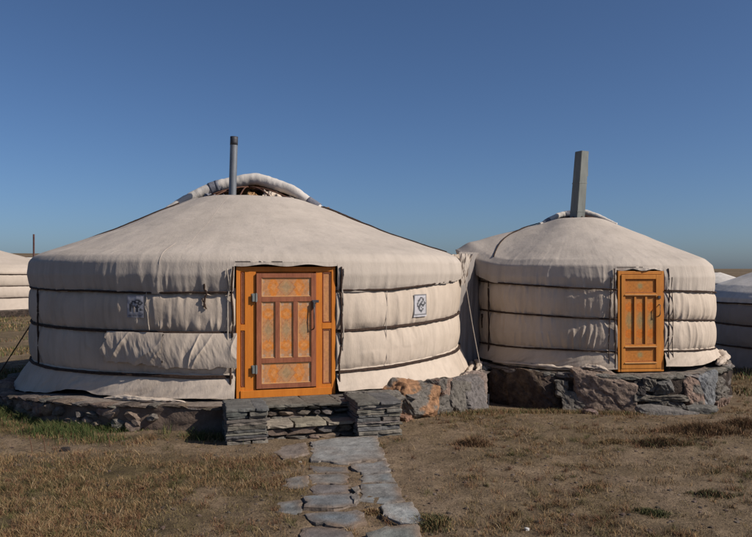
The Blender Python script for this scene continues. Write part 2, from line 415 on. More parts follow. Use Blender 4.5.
# --- small platform
ts = platform('tall grey dry stone platform carrying the small tent', SML['c'], RS, SML['base'], 8, M_FILL, .02)
boulders(ts, SML['c'], RS, [
    (491, 514, 374, 409, BLACKR, 21, .4, .05), (508, 560, 373, 410, BLACKR, 22, .45, .04), (556, 568, 380, 398, GREY, 23, .3, 0),
    (561, 590, 393, 413, GREY, 24, .35, .1), (574, 634, 375, 417, BROWN, 25, .36, -.05), (642, 658, 378, 392, GREY, 26, .3, 0),
    (632, 652, 393, 401, GREY, 27, .3, .05), (655, 672, 380, 395, (.14, .13, .12), 28, .3, 0), (636, 690, 395, 401, SLATEC, 29, .4, .03),
    (646, 666, 401, 411, GREY, 30, .3, 0), (664, 686, 400, 412, (.13, .12, .11), 31, .3, 0), (686, 703, 379, 412, PINK, 32, .3, -.12),
    (699, 716, 376, 412, (.2, .2, .2), 33, .3, -.14), (712, 724, 378, 388, GREY, 34, .3, 0), (713, 728, 388, 398, GREY, 35, .3, 0),
    (713, 727, 398, 408, PINK, 36, .3, 0), (634, 644, 379, 394, (.07, .06, .055), 37, .3, .2)])
pl = Pile()
for i in range(64):
    a_ = RAD(-110 + i * 3.5 + rsG.uniform(-1, 1)); L = rsG.uniform(.14, .34)
    co, f = rock_geo((L, rsG.uniform(.16, .3), rsG.uniform(.035, .08)), 700 + i, 8, 2)
    rr = polyr(np.array([a_]), RS - .06, 8, .02)[0]
    co = rot3(co + np.array([0, -(rr - .08), SML['base'] - .045 + rsG.uniform(-.01, .01)]), 0, 0, a_)
    pl.add(co, f, jitc(GREY if i % 3 else (.2, .18, .16), rsG))
for i in range(150):
    a_ = RAD(rsG.uniform(-110, 120)); z = rsG.uniform(-.25, .27)
    s = rsG.uniform(.06, .2)
    co, f = rock_geo((s * 1.4, .2, s * .7), 900 + i, 8, 2)
    rr = polyr(np.array([a_]), RS - .06, 8, .02)[0]
    co = rot3(rot3(co, 0, rsG.uniform(-.3, .3), 0) + np.array([0, -(rr - .10), z]), 0, 0, a_)
    pl.add(co, f, jitc((GREY, BROWN, BLACKR, (.18, .16, .14), GREY)[i % 5], rsG))
pl.build('rubble_stones', M_STONE, ts)

# ------------------------------------------------------------ tents
def smooth_profile(pr, n):
    pr = np.array(pr, float); L = np.r_[0, np.cumsum(np.hypot(*np.diff(pr, axis=0).T))]
    t = np.linspace(0, L[-1], 400); r_ = np.interp(t, L, pr[:, 0]); z_ = np.interp(t, L, pr[:, 1])
    k = np.hanning(13); k /= k.sum()
    def sm(v_): return np.convolve(np.r_[2 * v_[0] - v_[6:0:-1], v_, 2 * v_[-1] - v_[-2:-8:-1]], k, 'valid')
    r2, z2 = sm(r_), sm(z_)
    return r2, z2, t

class Tent:
    """round felt tent; local origin at the centre of its floor"""
    def __init__(s, name, label, c, base, r, daz, dw, dh, prof, rope_keys, seed, mw, mr, res=1400, wr=1.0, group=None, wrf=None, hemk=None):
        s.c, s.base, s.r, s.daz, s.dw, s.dh, s.seed, s.wr = c, base, r, daz, dw, dh, seed, wr
        s.rope_keys = rope_keys; s.mw, s.mr, s.res, s.wrf = mw, mr, res, wrf
        s.root = thing(name, label, 'tent', (c[0], c[1], base), group)
        s.pr, s.pz, s.ptt = smooth_profile(prof, 400)
        s.half = math.asin(min(.9, (dw / 2 + .005) / r)); s.hemk = hemk
    def rz(s, i, a_):
        """height of rope i at azimuth a"""
        return np.interp(a_, [k[0] for k in s.rope_keys], [k[1 + i] for k in s.rope_keys])
    def fold(s, a_, z, amp=1.0):
        q = a_ * s.r; sd_ = s.seed
        f = (FB(q * 1.3, z * .6, sd_, 2) - .5) * .035
        w = q * 6 + N2(q * 1.5, z * .7, sd_ + 3) * 2.6
        n = N2(w, z * .7, sd_ + 5); f = f + (1 - np.abs(2 * n - 1)) ** 2.5 * .017 * SS(.35, .6, N2(q * .9, z * 1.5, sd_ + 8))
        w2 = q * 17 + N2(q * 3, z * 1.2, sd_ + 33) * 2.0
        f = f + (FB(w2, z * 1.3, sd_ + 9, 2) - .5) * .016 * (.3 + N2(q * 1.2 + 7, z * 2, sd_ + 10))
        w3 = q * 11 + N2(q * 2, z * 1.0, sd_ + 35) * 2.0
        f = f + (1 - np.abs(2 * N2(w3, z * .9, sd_ + 36) - 1)) ** 3 * .013 * SS(.4, .6, N2(q * 1.6, z * 3, sd_ + 37))
        f = f + (FB(q * 9, z * 9, sd_ + 12, 3) - .5) * .006
        k = 1.0 if s.wrf is None else s.wrf(a_)
        return f * s.wr * amp * k
    def R(s, a_, z):
        a_, z = np.broadcast_arrays(np.asarray(a_, float), np.asarray(z, float))
        z1, z2, z3 = s.rz(0, a_), s.rz(1, a_), s.rz(2, a_)
        f1 = np.clip((z - z2) / (z1 - z2), 0, 1); f2 = np.clip((z - z3) / (z2 - z3), 0, 1)
        b = np.where(z > z2, np.sin(pi * f1), np.sin(pi * f2)); b = np.clip(b, 0, 1) ** .6 * .05
        b = np.where(z < z3, 0, b)
        dr = np.minimum(np.minimum(np.abs(z - z1), np.abs(z - z2)), np.abs(z - z3))
        g_ = (N2(a_ * s.r * 17 + N2(a_ * 9, z * 4, 5) * 2, z * 1.5, s.seed + 40) - .5) * .032 * np.exp(-dr / .09) * s.wr
        return s.r + b + s.fold(a_, z) * (.35 + .65 * SS(0, .08, dr)) + g_
    def pt(s, a_, rr, z):
        return np.stack(np.broadcast_arrays(np.sin(a_) * rr, -np.cos(a_) * rr, z), -1)
    def cols(s, skip=True):
        a0, a1 = s.daz + s.half, s.daz - s.half + 2 * pi
        return np.linspace(a0, a1, s.res) if skip else np.linspace(a0, a0 + 2 * pi, s.res, endpoint=False)
    def shear(s, rr): return -s.lean * np.clip(1 - np.asarray(rr) / s.r, 0, 1)
    lean = 0.0; skx = 0.0
    def wrap(s, a_): return (a_ + pi) % (2 * pi) - pi
    def wall(s):
        a_ = s.cols(); aw = s.wrap(a_); rows = []
        z3, z1 = s.rz(2, aw), s.rz(0, aw) + .38 * s.extw(aw)
        for q in np.linspace(0, 1, 110):
            z = (z3 - .04) + (z1 + .05 - z3 + .04) * q
            rows.append(s.pt(aw, s.R(aw, z) - .004, z))
        P = np.array(rows)
        # turn the cut edges inwards beside the door
        e0 = P[:, :1] * np.array([.985, .985, 1]); e1 = P[:, -1:] * np.array([.985, .985, 1])
        link('wall_cover', grid(np.concatenate([e0, P, e1], 1), name='wall_cover'), s.mw, s.root)
    def skirt(s, botf, flare):
        a_ = s.cols(); aw = s.wrap(a_); rows = []
        z3 = s.rz(2, aw)
        for q in np.linspace(0, 1, 50):
            zb = botf(aw); z = (z3 + .025) + (zb - z3 - .025) * q
            fl = flare(aw) * q ** 1.3 + s.skx * SS(-.5, -1.3, aw) * q
            w = (FB(aw * s.r * 3.2 + q * 1.5, np.full_like(aw, q * 1.2), s.seed + 60, 3) - .5) * .06 * q + (FB(aw * s.r * 11 + q * 3, np.full_like(aw, q * 2), s.seed + 61, 2) - .5) * .016
            rows.append(s.pt(aw, s.r + .012 + fl + w * s.wr + .012 * np.sin(pi * q), z))
        link('skirt', grid(np.array(rows), name='skirt'), s.mw, s.root)
    ext = None
    def extw(s, aw):
        if s.ext is None: return 0 * np.asarray(aw, float)
        return np.exp(-(np.abs(s.wrap(aw - RAD(s.ext))) / RAD(31)) ** 3)
    def surf(s, aw, i, k0):
        r0, z0 = np.interp(i, np.arange(400), s.pr), np.interp(i, np.arange(400), s.pz)
        w = s.extw(aw); g_ = i / k0
        re = .36 + 1.80 * g_ ** 1.0; ze = 2.23 - .235 * (re - .36) - .07 * SS(.86, 1, g_)
        return r0 * (1 - w) + re * w, z0 * (1 - w) + ze * w, g_
    def roof(s, scallop=0.0):
        a_ = s.cols(False); aw = s.wrap(a_)
        zsh = s.dh + .05                        # above this height the whole ring is cloth
        ins = np.abs(s.wrap(aw - s.daz)) < s.half + .004
        zend = np.where(ins, zsh - .035 + .012 * np.sin(aw * 40), s.rz(0, aw) - .015 + (N2(aw * s.r * 5, aw * 0, 3) - .5) * .02)
        k0 = int(np.argmax(s.pz < zsh)); rows = []
        nr, nd = 120, 40
        ii = np.linspace(0, k0, nr)
        for i in ii:
            r0, z0, g_ = s.surf(aw, i, k0)
            q = aw * s.r
            wv = (FB(np.sin(aw) * r0 * 1.3, np.cos(aw) * r0 * 1.3, s.seed + 70, 3) - .5) * .05 * s.wr
            wv = wv + (FB(aw * 22, r0 * .8 + 0 * aw, s.seed + 71, 3) - .5) * .012 * s.wr * g_ ** 3
            wv = wv + (1 - np.abs(2 * N2(q * 6 + r0, r0 * 2. + 0 * aw, s.seed + 77) - 1)) ** 3 * .010 * SS(.82, .98, g_) * s.wr
            blend = SS(.85, 1, g_)
            rr = r0 + blend * s.fold(aw, z0 + 0 * aw, .3)
            pp = s.pt(aw, rr, z0 + wv * (1 - blend)); pp[:, 0] += s.shear(rr); rows.append(pp)
        for j in range(1, nd + 1):
            q = j / nd
            we = s.extw(aw); _, zs_, _ = s.surf(aw, k0, k0)
            zn = zsh + (zend - zsh) * q
            r0 = np.interp(-zn, -s.pz, s.pr) * (1 - we) + (2.16 - .07 * q + (1 - np.abs(2 * N2(aw * 26, q, 91) - 1)) ** 2 * .05 * q) * we
            z = zn * (1 - we) + (zs_ - (.05 + .08 * N2(aw * 12, aw * 0, 4)) * q) * we
            dr = np.abs(z - s.rz(0, aw))
            g_ = (N2(aw * s.r * 15, z * 1.5, s.seed + 42) - .5) * .028 * np.exp(-dr / .12) * s.wr
            rows.append(s.pt(aw, r0 + s.fold(aw, z, .3 + .6 * q) + g_ * (~ins), z))
        link('roof_cover', grid(np.array(rows), True, name='roof_cover'), s.mr, s.root)
    def ropes(s, rad=.016, double=()):
        a_ = s.cols()[::3]; aw = s.wrap(a_)
        for i in range(3):
            z = s.rz(i, aw) + (N2(aw * s.r * 1.3, aw * 0, s.seed + i) - .5) * .015
            rr = s.r + .018 + (.018 if i == 2 else .022 if i == 0 else .006) + (N2(aw * s.r * 5, aw * 0, s.seed + i) - .5) * .008
            o = link('rope', tube(s.pt(aw, rr, z), rad, 6, lump=.3), M_ROPE, s.root)
            if i in double:
                z2 = z + .03 * (N2(aw * 3, aw * 0, 77 + i) - .62) - .01 * SS(.8, 1.3, aw)
                z2 = np.minimum(z2, z - .012)
                link('rope', tube(s.pt(aw, rr + .006, z2), rad * .85, 6, lump=.3), M_ROPE, s.root)
    def roof_rope(s, a0, a1, r0, r1, rad=.012, off=.012, n=70):
        t = np.linspace(0, 1, n); rr = r0 + (r1 - r0) * t; aa = a0 + (a1 - a0) * t
        k = int(np.argmax(s.pz < s.dh + .05)); gi = np.interp(rr, s.pr[:k], np.arange(k))
        rr, zz, _ = s.surf(aa, gi, k)
        wv = (FB(np.sin(aa) * rr * 1.3, np.cos(aa) * rr * 1.3, s.seed + 70, 3) - .5) * .05 * s.wr
        pp = s.pt(aa, rr, zz + off + wv); pp[:, 0] += s.shear(rr)
        link('roof_rope' if rad > .006 else 'seam', tube(pp, rad, 6, lump=.2), M_ROPE if rad > .006 else M_SEAM, s.root)
    def wall_rope(s, az_, z0, z1, rad=.012, lean=0.0, off=.05, mat=None, name='tie_cord'):
        off = off * .3; t = np.linspace(0, 1, 40); z = z0 + (z1 - z0) * t
        aa = az_ + lean * t + (N2(t * 5, t * 0, int(abs(az_) * 100)) - .5) * .012
        rr = np.where(z > s.rz(0, aa), np.interp(-z, -s.pz, s.pr), s.r + .04) + off * .5 + rad + (N2(z * 4, z * 0, 5) - .5) * .012
        link(name, tube(s.pt(aa, rr, z), rad, 6, lump=.3), mat or M_ROPE, s.root)
    def local_door(s):
        """matrix: x along the wall (right), -y outwards, z up; origin at the door foot"""
        return Matrix.Rotation(s.daz, 4, 'Z') @ Matrix.Translation((0, -s.r * cos(s.half) - .035, 0))

def ornament(w, h, kindp, seed, n=None):
    """painted panel: pale ground with orange scroll work and a grey-green lozenge"""
    nu, nv = max(8, int(w / .008)), max(8, int(h / .008))
    u, v_ = np.meshgrid(np.linspace(-1, 1, nu), np.linspace(-1, 1, nv))
    A = np.abs(u); B = np.abs(v_)
    if kindp in ('tall', 'ambertall'):
        loz = A * .9 + B * 2.4; org = np.abs(B - .55) / .27 + (A - .1 * np.sin(B * 14)) * .75; extra = (B > .86) & (A > .35)
    elif kindp == 'wide':
        loz = A * 2.6 + B * .9; org = np.abs(A - .5) / .3 + (B - .1 * np.sin(A * 14)) * .8; extra = (A > .86) & (B > .4)
    else:
        loz = A + B * 3.2; org = A * 0 + 9; extra = A > 9
    base = np.array((.48, .22, .09)); c = np.tile(base, (nv, nu, 1))
    nn = FB(u * w * 20 + seed, v_ * h * 20, seed, 3)
    c = np.where((org < .95)[..., None], np.array((.60, .20, .03)), c)
    c = np.where((org < .35)[..., None], np.array((.62, .25, .07)), c)
    c = np.where((loz < .95)[..., None], np.array((.45, .235, .10)), c)
    c = np.where((loz < .5)[..., None], np.array((.37, .23, .11)), c)
    c = np.where((np.abs(loz - .95) < .07)[..., None], np.array((.40, .16, .06)), c)
    c = np.where(extra[..., None], np.array((.44, .30, .2)), c)
    zz = np.abs(((A * 3 + B * 5) % 1.0) - .5)
    c = np.where(((zz < .09) & (org >= .95) & (loz >= .95))[..., None], np.array((.58, .24, .07)), c)
    if kindp == 'ambertall':
        c = np.tile(np.array((.54, .21, .045)), (nv, nu, 1))
        c = np.where((org < .95)[..., None], np.array((.60, .17, .015)), c); c = np.where((loz < .95)[..., None], np.array((.42, .23, .075)), c); c = np.where((loz < .5)[..., None], np.array((.33, .22, .09)), c)
    if kindp == 'amber':
        c = np.tile(np.array((.54, .19, .03)), (nv, nu, 1)); lo = np.hypot(u * w, v_ * h) / (min(w, h) * .34)
        c = np.where((lo < 1)[..., None], np.array((.34, .25, .10)), c); c = np.where((np.abs(lo - 1.35) < .12)[..., None], np.array((.42, .24, .08)), c)
    k = SS(.42, .6, nn)[..., None] * .18
    c = c * (1 - k) + np.array((.42, .27, .18) if kindp[:2] != 'am' else (.5, .23, .07)) * k
    P = np.stack([u * w / 2, 0 * u, v_ * h / 2], -1)
    return P, c
def panel(name, x0, x1, z0, z1, y, kindp, parent, seed=1):
    P, c = ornament(x1 - x0, z1 - z0, kindp, seed)
    P = P + np.array([(x0 + x1) / 2, y, (z0 + z1) / 2])
    return link(name, grid(P, col=c, name=name), M_PANEL, parent, False)
def moulding(name, x0, x1, z0, z1, y, w, mat, parent, d=.012):
    bm = bmesh.new()
    box(bm, x0 - w, x1 + w, y - d, y + .004, z1, z1 + w, .002); box(bm, x0 - w, x1 + w, y - d, y + .004, z0 - w, z0, .002)
    box(bm, x0 - w, x0, y - d, y + .004, z0, z1, .002); box(bm, x1, x1 + w, y - d, y + .004, z0, z1, .002)
    return bm_obj(name, bm, mat, parent)
def wire(pts, rad, name, mat, parent): return link(name, tube(pts, rad, 6), mat, parent)

def door_wide(t):
    """orange frame with narrow side panels and a maroon leaf of five painted panels"""
    L = t.local_door(); W, H = t.dw, t.dh; hw = W / 2
    bm = bmesh.new(); st = .045
    box(bm, -hw, -hw + st, 0, .13, 0, H, .004); box(bm, hw - st, hw, 0, .13, 0, H, .004)
    box(bm, -hw + st, hw - st, 0.001, .13, H - .055, H, .004); box(bm, -hw + st, hw - st, -.012, .13, 0, .085, .004)
    lx0, lx1, lz0, lz1 = -.345, .335, .10, H - .075
    box(bm, -hw + st, lx0 - .125 + .0, .018, .06, .085, H - .055)      # back of the left side panel
    box(bm, lx0 - .125, lx0 - .004, 0.002, .12, .085, H - .055, .003)    # left jamb
    box(bm, lx1 + .004, lx1 + .075, 0.002, .12, .085, H - .055, .003)
    box(bm, lx1 + .075, hw - st, .018, .06, .085, H - .055)
    box(bm, lx0 - .004, lx1 + .004, .05, .12, lz1 + .003, H - .055)
    for sx0, sx1 in ((-hw + st, lx0 - .125), (lx1 + .075, hw - st)):
        box(bm, sx0, sx1, 0.003, .05, .085, .12, .002); box(bm, sx0, sx1, 0.0, .05, H * .515, H * .56, .002)
    fr = bm_obj('door_frame', bm, M_ORANGE, t.root); fr.matrix_local = L
    for sx0, sx1 in ((-hw + st + .006, lx0 - .131), (lx1 + .081, hw - st - .006)):
        for z0, z1 in ((.125, H * .51), (H * .565, H - .065)):
            m_, n_ = sx1 - sx0, z1 - z0
            nu, nv = 8, 60; u, v_ = np.meshgrid(np.linspace(sx0, sx1, nu), np.linspace(z0, z1, nv))
            nn = FB(u * 30, v_ * 9, 5, 4)[..., None]
            c = np.array((.46, .2, .1)) * (1 - nn) + np.array((.55, .25, .08)) * nn
            link('side_panel', grid(np.stack([u, u * 0 + .0155, v_], -1), col=c, name='side_panel'), M_PANEL, fr, False)
            moulding('moulding', sx0 + .012, sx1 - .012, z0 + .01, z1 - .01, .013, .007, M_MAROON, fr, .006)
    # leaf
    bm = bmesh.new(); y0 = -.022; s_ = .052
    vx = [lx0 + .062, lx0 + .062 + .165, 0, 0]
    ix0, ix1 = lx0 + .058, lx1 - .058
    za, zb = lz0 + .05, lz0 + .05 + .235          # bottom panel
    zc, zd = zb + .055, lz1 - .05 - .215 - .055      # tall panels
    ze, zf = zd + .055, lz1 - .05                   # top panel
    gap = .052; pw = (ix1 - ix0 - 2 * gap) / 3
    box(bm, lx0, ix0, y0, .04, lz0, lz1, .004); box(bm, ix1, lx1, y0, .04, lz0, lz1, .004)
    for a_, b_ in ((lz0, za), (zb, zc), (zd, ze), (zf, lz1)): box(bm, ix0, ix1, y0 + .001, .038, a_, b_, .003)
    for k in (1, 2): box(bm, ix0 + k * pw + (k - 1) * gap, ix0 + k * (pw + gap), y0 + .0015, .036, zc, zd, .003)
    leaf = bm_obj('door', bm, M_MAROON, t.root); leaf.matrix_local = L
    yy = y0 + .016
    panel('panel', ix0 - .002, ix1 + .002, za - .002, zb + .002, yy, 'wide', leaf, 1)
    panel('panel', ix0 - .002, ix1 + .002, ze - .002, zf + .002, yy, 'wide', leaf, 2)
    for k in range(3):
        panel('panel', ix0 + k * (pw + gap) - .002, ix0 + k * (pw + gap) + pw + .002, zc - .002, zd + .002, yy, 'tall', leaf, 3 + k)
        moulding('moulding', ix0 + k * (pw + gap) + .01, ix0 + k * (pw + gap) + pw - .01, zc + .01, zd - .01, yy - .001, .008, M_AMBERPALE, leaf, .006)
    moulding('moulding', ix0 + .01, ix1 - .01, za + .01, zb - .01, yy - .001, .008, M_AMBERPALE, leaf, .006)
    moulding('moulding', ix0 + .01, ix1 - .01, ze + .01, zf - .01, yy - .001, .008, M_AMBERPALE, leaf, .006)
    for z in (lz0 + .22, lz1 - .27):
        bm = bmesh.new(); box(bm, lx0 - .045, lx0 + .012, y0 - .008, y0 - .001, z - .045, z + .045, .002); box(bm, lx0 - .05, lx0 - .02, -.006, .001, z - .045, z + .045, .001)
        bmesh.ops.create_cone(bm, cap_ends=True, segments=10, radius1=.008, radius2=.008, depth=.1, matrix=Matrix.Translation((lx0 - .004, y0 - .008, z)))
        bm_obj('hinge', bm, M_TIN, leaf)
    hz = lz0 + .66
    wire([(lx1 - .028, y0, hz + .26), (lx1 - .028, y0 - .03, hz + .25), (lx1 - .03, y0 - .034, hz + .14), (lx1 - .028, y0 - .03, hz + .02), (lx1 - .028, y0, hz)], .007, 'handle', M_SOOT, leaf)
    bm = bmesh.new(); box(bm, lx1 - .045, lx1 + .03, y0 - .012, y0 - .001, hz + .30, hz + .33, .002); box(bm, lx1 - .04, lx1 - .015, y0 - .03, y0 - .01, hz + .24, hz + .31, .004)
    bm_obj('latch', bm, M_SOOT, leaf)
def door_narrow(t):
    L = t.local_door(); W, H = t.dw, t.dh; hw = W / 2; st = .04
    bm = bmesh.new()
    box(bm, -hw, -hw + st, 0, .12, 0, H, .004); box(bm, hw - st, hw, 0, .12, 0, H, .004)
    box(bm, -hw + st, hw - st, 0.001, .12, H - .045, H, .004); box(bm, -hw + st, hw - st, -.006, .12, 0, .04, .004)
    fr = bm_obj('door_frame', bm, M_AMBER, t.root); fr.matrix_local = L
    lx0, lx1, lz0, lz1 = -hw + st + .004, hw - st - .004, .045, H - .05; y0 = -.012
    ix0, ix1 = lx0 + .055, lx1 - .075
    za, zb = lz0 + .09, lz0 + .28; zc, zd = zb + .05, lz1 - .30; ze, zf = zd + .05, lz1 - .06
    gap = .03; pw = (ix1 - ix0 - 2 * gap) / 3
    bm = bmesh.new()
    box(bm, lx0, ix0, y0, .04, lz0, lz1, .004); box(bm, ix1, lx1, y0, .04, lz0, lz1, .004)
    for a_, b_ in ((lz0, za), (zb, zc), (zd, ze), (zf, lz1)): box(bm, ix0, ix1, y0 + .001, .038, a_, b_, .003)
    for k in (1, 2): box(bm, ix0 + k * pw + (k - 1) * gap, ix0 + k * (pw + gap), y0 + .0015, .036, zc, zd, .003)
    leaf = bm_obj('door', bm, M_AMBER, t.root); leaf.matrix_local = L; yy = y0 + .02
    for k, (a_, b_, c_, d_) in enumerate([(ix0, ix1, za, zb), (ix0, ix1, ze, zf)] + [(ix0 + k * (pw + gap), ix0 + k * (pw + gap) + pw, zc, zd) for k in range(3)]):
        panel('panel', a_ - .002, b_ + .002, c_ - .002, d_ + .002, yy, 'ambertall' if k > 1 else 'amber', leaf, 11 + k)
        moulding('moulding', a_ + .009, b_ - .009, c_ + .009, d_ - .009, yy - .001, .006, M_MAROON, leaf, .005)
    for z in (zb + .012, zd + .015, za - .02):
        bm = bmesh.new(); box(bm, ix0 - .01, ix1 + .01, y0 - .012, y0 + .001, z, z + .012, .002)
        bm_obj('ledge', bm, M_AMBERPALE, leaf)
    hz = lz0 + .72
    wire([(lx1 - .03, y0, hz + .16), (lx1 - .03, y0 - .03, hz + .15), (lx1 - .03, y0 - .03, hz + .03), (lx1 - .03, y0, hz)], .007, 'handle', M_SOOT, leaf)
    bm = bmesh.new(); box(bm, lx1 - .05, lx1 - .012, y0 - .012, y0 - .001, hz + .24, hz + .28, .002); bm_obj('latch', bm, M_SOOT, leaf)

def crown(t, rr, z, h, dark_spoke=True):
    """roof ring of bent wood with radial spokes rising to a low dome"""
    a_ = np.linspace(0, 2 * pi, 60); 
    o = link('crown_ring', tube(np.stack([np.sin(a_) * rr, -np.cos(a_) * rr, a_ * 0 + z], -1), .035, 8), M_WOODDARK, t.root); o.location.x = float(t.shear(rr))
    for k in range(10):
        b_ = k * 2 * pi / 10; q = np.linspace(0, 1, 12)
        link('spoke', tube(np.stack([np.sin(b_) * rr * (1 - q), -np.cos(b_) * rr * (1 - q), z + h * np.sin(q * pi / 2)], -1), .011, 5), M_WOODDARK, o)
    q = np.linspace(0, 1, 8)[:, None]; P = np.stack(np.broadcast_arrays(np.sin(a_)[None] * rr * q, -np.cos(a_)[None] * rr * q, z - .12 + 0 * q), -1)
    link('ring_shade_disc', grid(P, name='ring_shade_disc'), M_INSHADE, o)  # near-black disc added to paint the shade in the ring opening

def bunch(t, a0, a1, z0, amp, seed, mat, rad=.05, out=.1, name='bunched_hem'):
    """crumpled roll of surplus canvas lying along the foot of the wall"""
    n = 90; a_ = np.linspace(a0, a1, n); m = 22; th = np.linspace(0, 2 * pi, m, endpoint=False)
    e = np.sin(np.linspace(0, pi, n)) ** .4
    A_, T_ = np.meshgrid(a_, th, indexing='ij')
    rr = rad * e[:, None] * (1 + amp * 2 * (FB(A_ * t.r * 9, T_ * 1.2, seed, 3) - .5) + amp * .6 * (1 - np.abs(2 * N2(A_ * t.r * 14 + T_ * 2, T_ * 1.5, seed + 5) - 1)) ** 2)
    Rc = t.r + out + (N2(a_ * t.r * 3, a_ * 0, seed) - .5)[:, None] * .08
    R_ = Rc + np.cos(T_) * rr; z = z0 + rr.mean(1)[:, None] * .75 + np.sin(T_) * rr * .85
    link(name, grid(np.stack([np.sin(A_) * R_, -np.cos(A_) * R_, z], -1).transpose(1, 0, 2)[::1], name=name), mat, t.root)

# ---------------- large tent
prof_b = [(.80, 2.50), (.87, 2.485), (1.35, 2.285), (2.0, 2.0), (2.72, 1.745), (2.96, 1.67), (3.085, 1.615), (3.145, 1.54), (3.165, 1.38), (3.14, 1.25), (3.11, 1.17), (3.10, 1.1)]
rk = [(-pi, 1.25, .78, .28), (-1.5, 1.21, .75, .22), (-.6, 1.19, .74, .25), (.25, 1.18, .735, .26), (.7, 1.20, .74, .265), (1.45, 1.33, .81, .32), (pi, 1.25, .78, .28)]
def wrb(a_): return .8 + .45 * SS(-.42, -.2, a_) * (1 - SS(.1, .5, a_)) - .25 * SS(.5, .9, a_) 
TB = Tent('round_tent', 'large round cream canvas tent with orange double-framed door, thin stovepipe and a slate-stepped entrance', BIG['c'], BIG['base'], BIG['r'],
          RAD(16), 1.13, 1.47, prof_b, rk, 3, M_CANVAS, M_ROOF, 1500, 1.0, wrf=wrb)
TB.lean = .14; TB.skx = .13
TB.wall()
TB.skirt(lambda a_: .015 - drop(a_) + .05 * SS(.2, .45, a_) * (1 - SS(.5, .8, a_)) + .02 * np.sin(a_ * 9) + (N2(a_ * 14, a_ * 0, 4) - .5) * .04 - .0 * a_,
         lambda a_: .10 + .05 * SS(-.9, -1.5, -a_ * -1) + .06 * SS(.4, 1.2, a_))
TB.roof(); TB.ropes(.0125, double=(1, 2)); door_wide(TB); crown(TB, .86, 2.42, .28)
# inner wall closing the cylinder; interior shade is painted in as near-black
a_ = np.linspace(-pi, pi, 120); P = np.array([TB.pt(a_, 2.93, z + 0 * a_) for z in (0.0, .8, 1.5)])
link('inner_wall', grid(P, name='inner_wall'), M_INSHADE, TB.root)
for s_, az_ in ((-1, TB.daz - TB.half - .012), (1, TB.daz + TB.half + .012)):
    TB.wall_rope(az_, 1.47, .03, .012, 0, .05)
    TB.wall_rope(az_ + s_ * .012, 1.45, .5, .009, 0, .05, M_PALEROPE)
TB.roof_rope(RAD(-66), RAD(-84), 1.05, 2.95); TB.roof_rope(RAD(-62), RAD(-78), 1.1, 3.05, .009)
TB.roof_rope(RAD(84), RAD(92), 1.15, 3.06, .016); TB.roof_rope(RAD(78), RAD(80), 1.15, 2.95, .01)
for a_s in (-48, -8): TB.roof_rope(RAD(a_s), RAD(a_s + 2), .9, 3.0, .002, .001)
TB.wall_rope(ang(BIG['c'], 40, 3.12)[0], 1.2, .25, .011, .01); 
TB.wall_rope(ang(BIG['c'], 386, 3.12)[0], 1.18, .30, .004, 0, .01, M_SEAM, 'seam')
TB.wall_rope(ang(BIG['c'], 160, 3.12)[0], 1.75, .77, .004, 0, .01, M_SEAM, 'seam')
TB.wall_rope(ang(BIG['c'], 207, 3.12)[0], 1.28, 1.02, .009, -.012, .04)
TB.wall_rope(ang(BIG['c'], 204, 3.12)[0], 1.12, 1.0, .008, .006, .04)
TB.wall_rope(ang(BIG['c'], 147, 3.12)[0], 1.2, .76, .006, .008, .04, M_PALEROPE)
# surplus ragged cloth layer left of the door
def layer(t, px0, px1, zt, zb_, seed, mat, wr=1.0, name='ragged_cloth'):
    A0, A1 = ang(t.c, px0, t.r + .05)[0], ang(t.c, px1, t.r + .05)[0]
    u, v_ = np.meshgrid(np.linspace(0, 1, 260), np.linspace(0, 1, 90))
    z_t = zt(u); z_b = zb_(u) + (FB(u * 9, u * 0, seed, 3) - .5) * .05
    aa = A0 + (A1 - A0) * u + (1 - u) ** 6 * (FB(v_ * 6, v_ * 0, seed + 2, 3) - .5) * .05
    z = z_t + (z_b - z_t) * v_
    q = aa * t.r
    w = q * 7 + v_ * 1.5 + N2(q * 2, z * 3, seed) * 3
    wr_ = ((1 - np.abs(2 * N2(w, z * 1.4, seed + 3) - 1)) ** 2 * .028 + (FB(q * 12 + z * 4, z * 4, seed + 4, 3) - .5) * .02) * wr * (.35 + .65 * np.sin(pi * np.clip(v_, 0, 1)))
    R_ = t.r + .05 * np.sin(pi * np.clip((z - .25) / .5, 0, 1)) ** .6 + .012 + wr_ + .015
    link(name, grid(t.pt(aa, R_, z), name=name), mat, t.root)
layer(TB, 106, 163, lambda u: .735 + 0 * u, lambda u: .40 - .03 * u, 5, M_CANVAS, 1.2)
layer(TB, 160, 237, lambda u: .73 + 0 * u, lambda u: .335 + .02 * u, 8, M_CANVAS, .8)

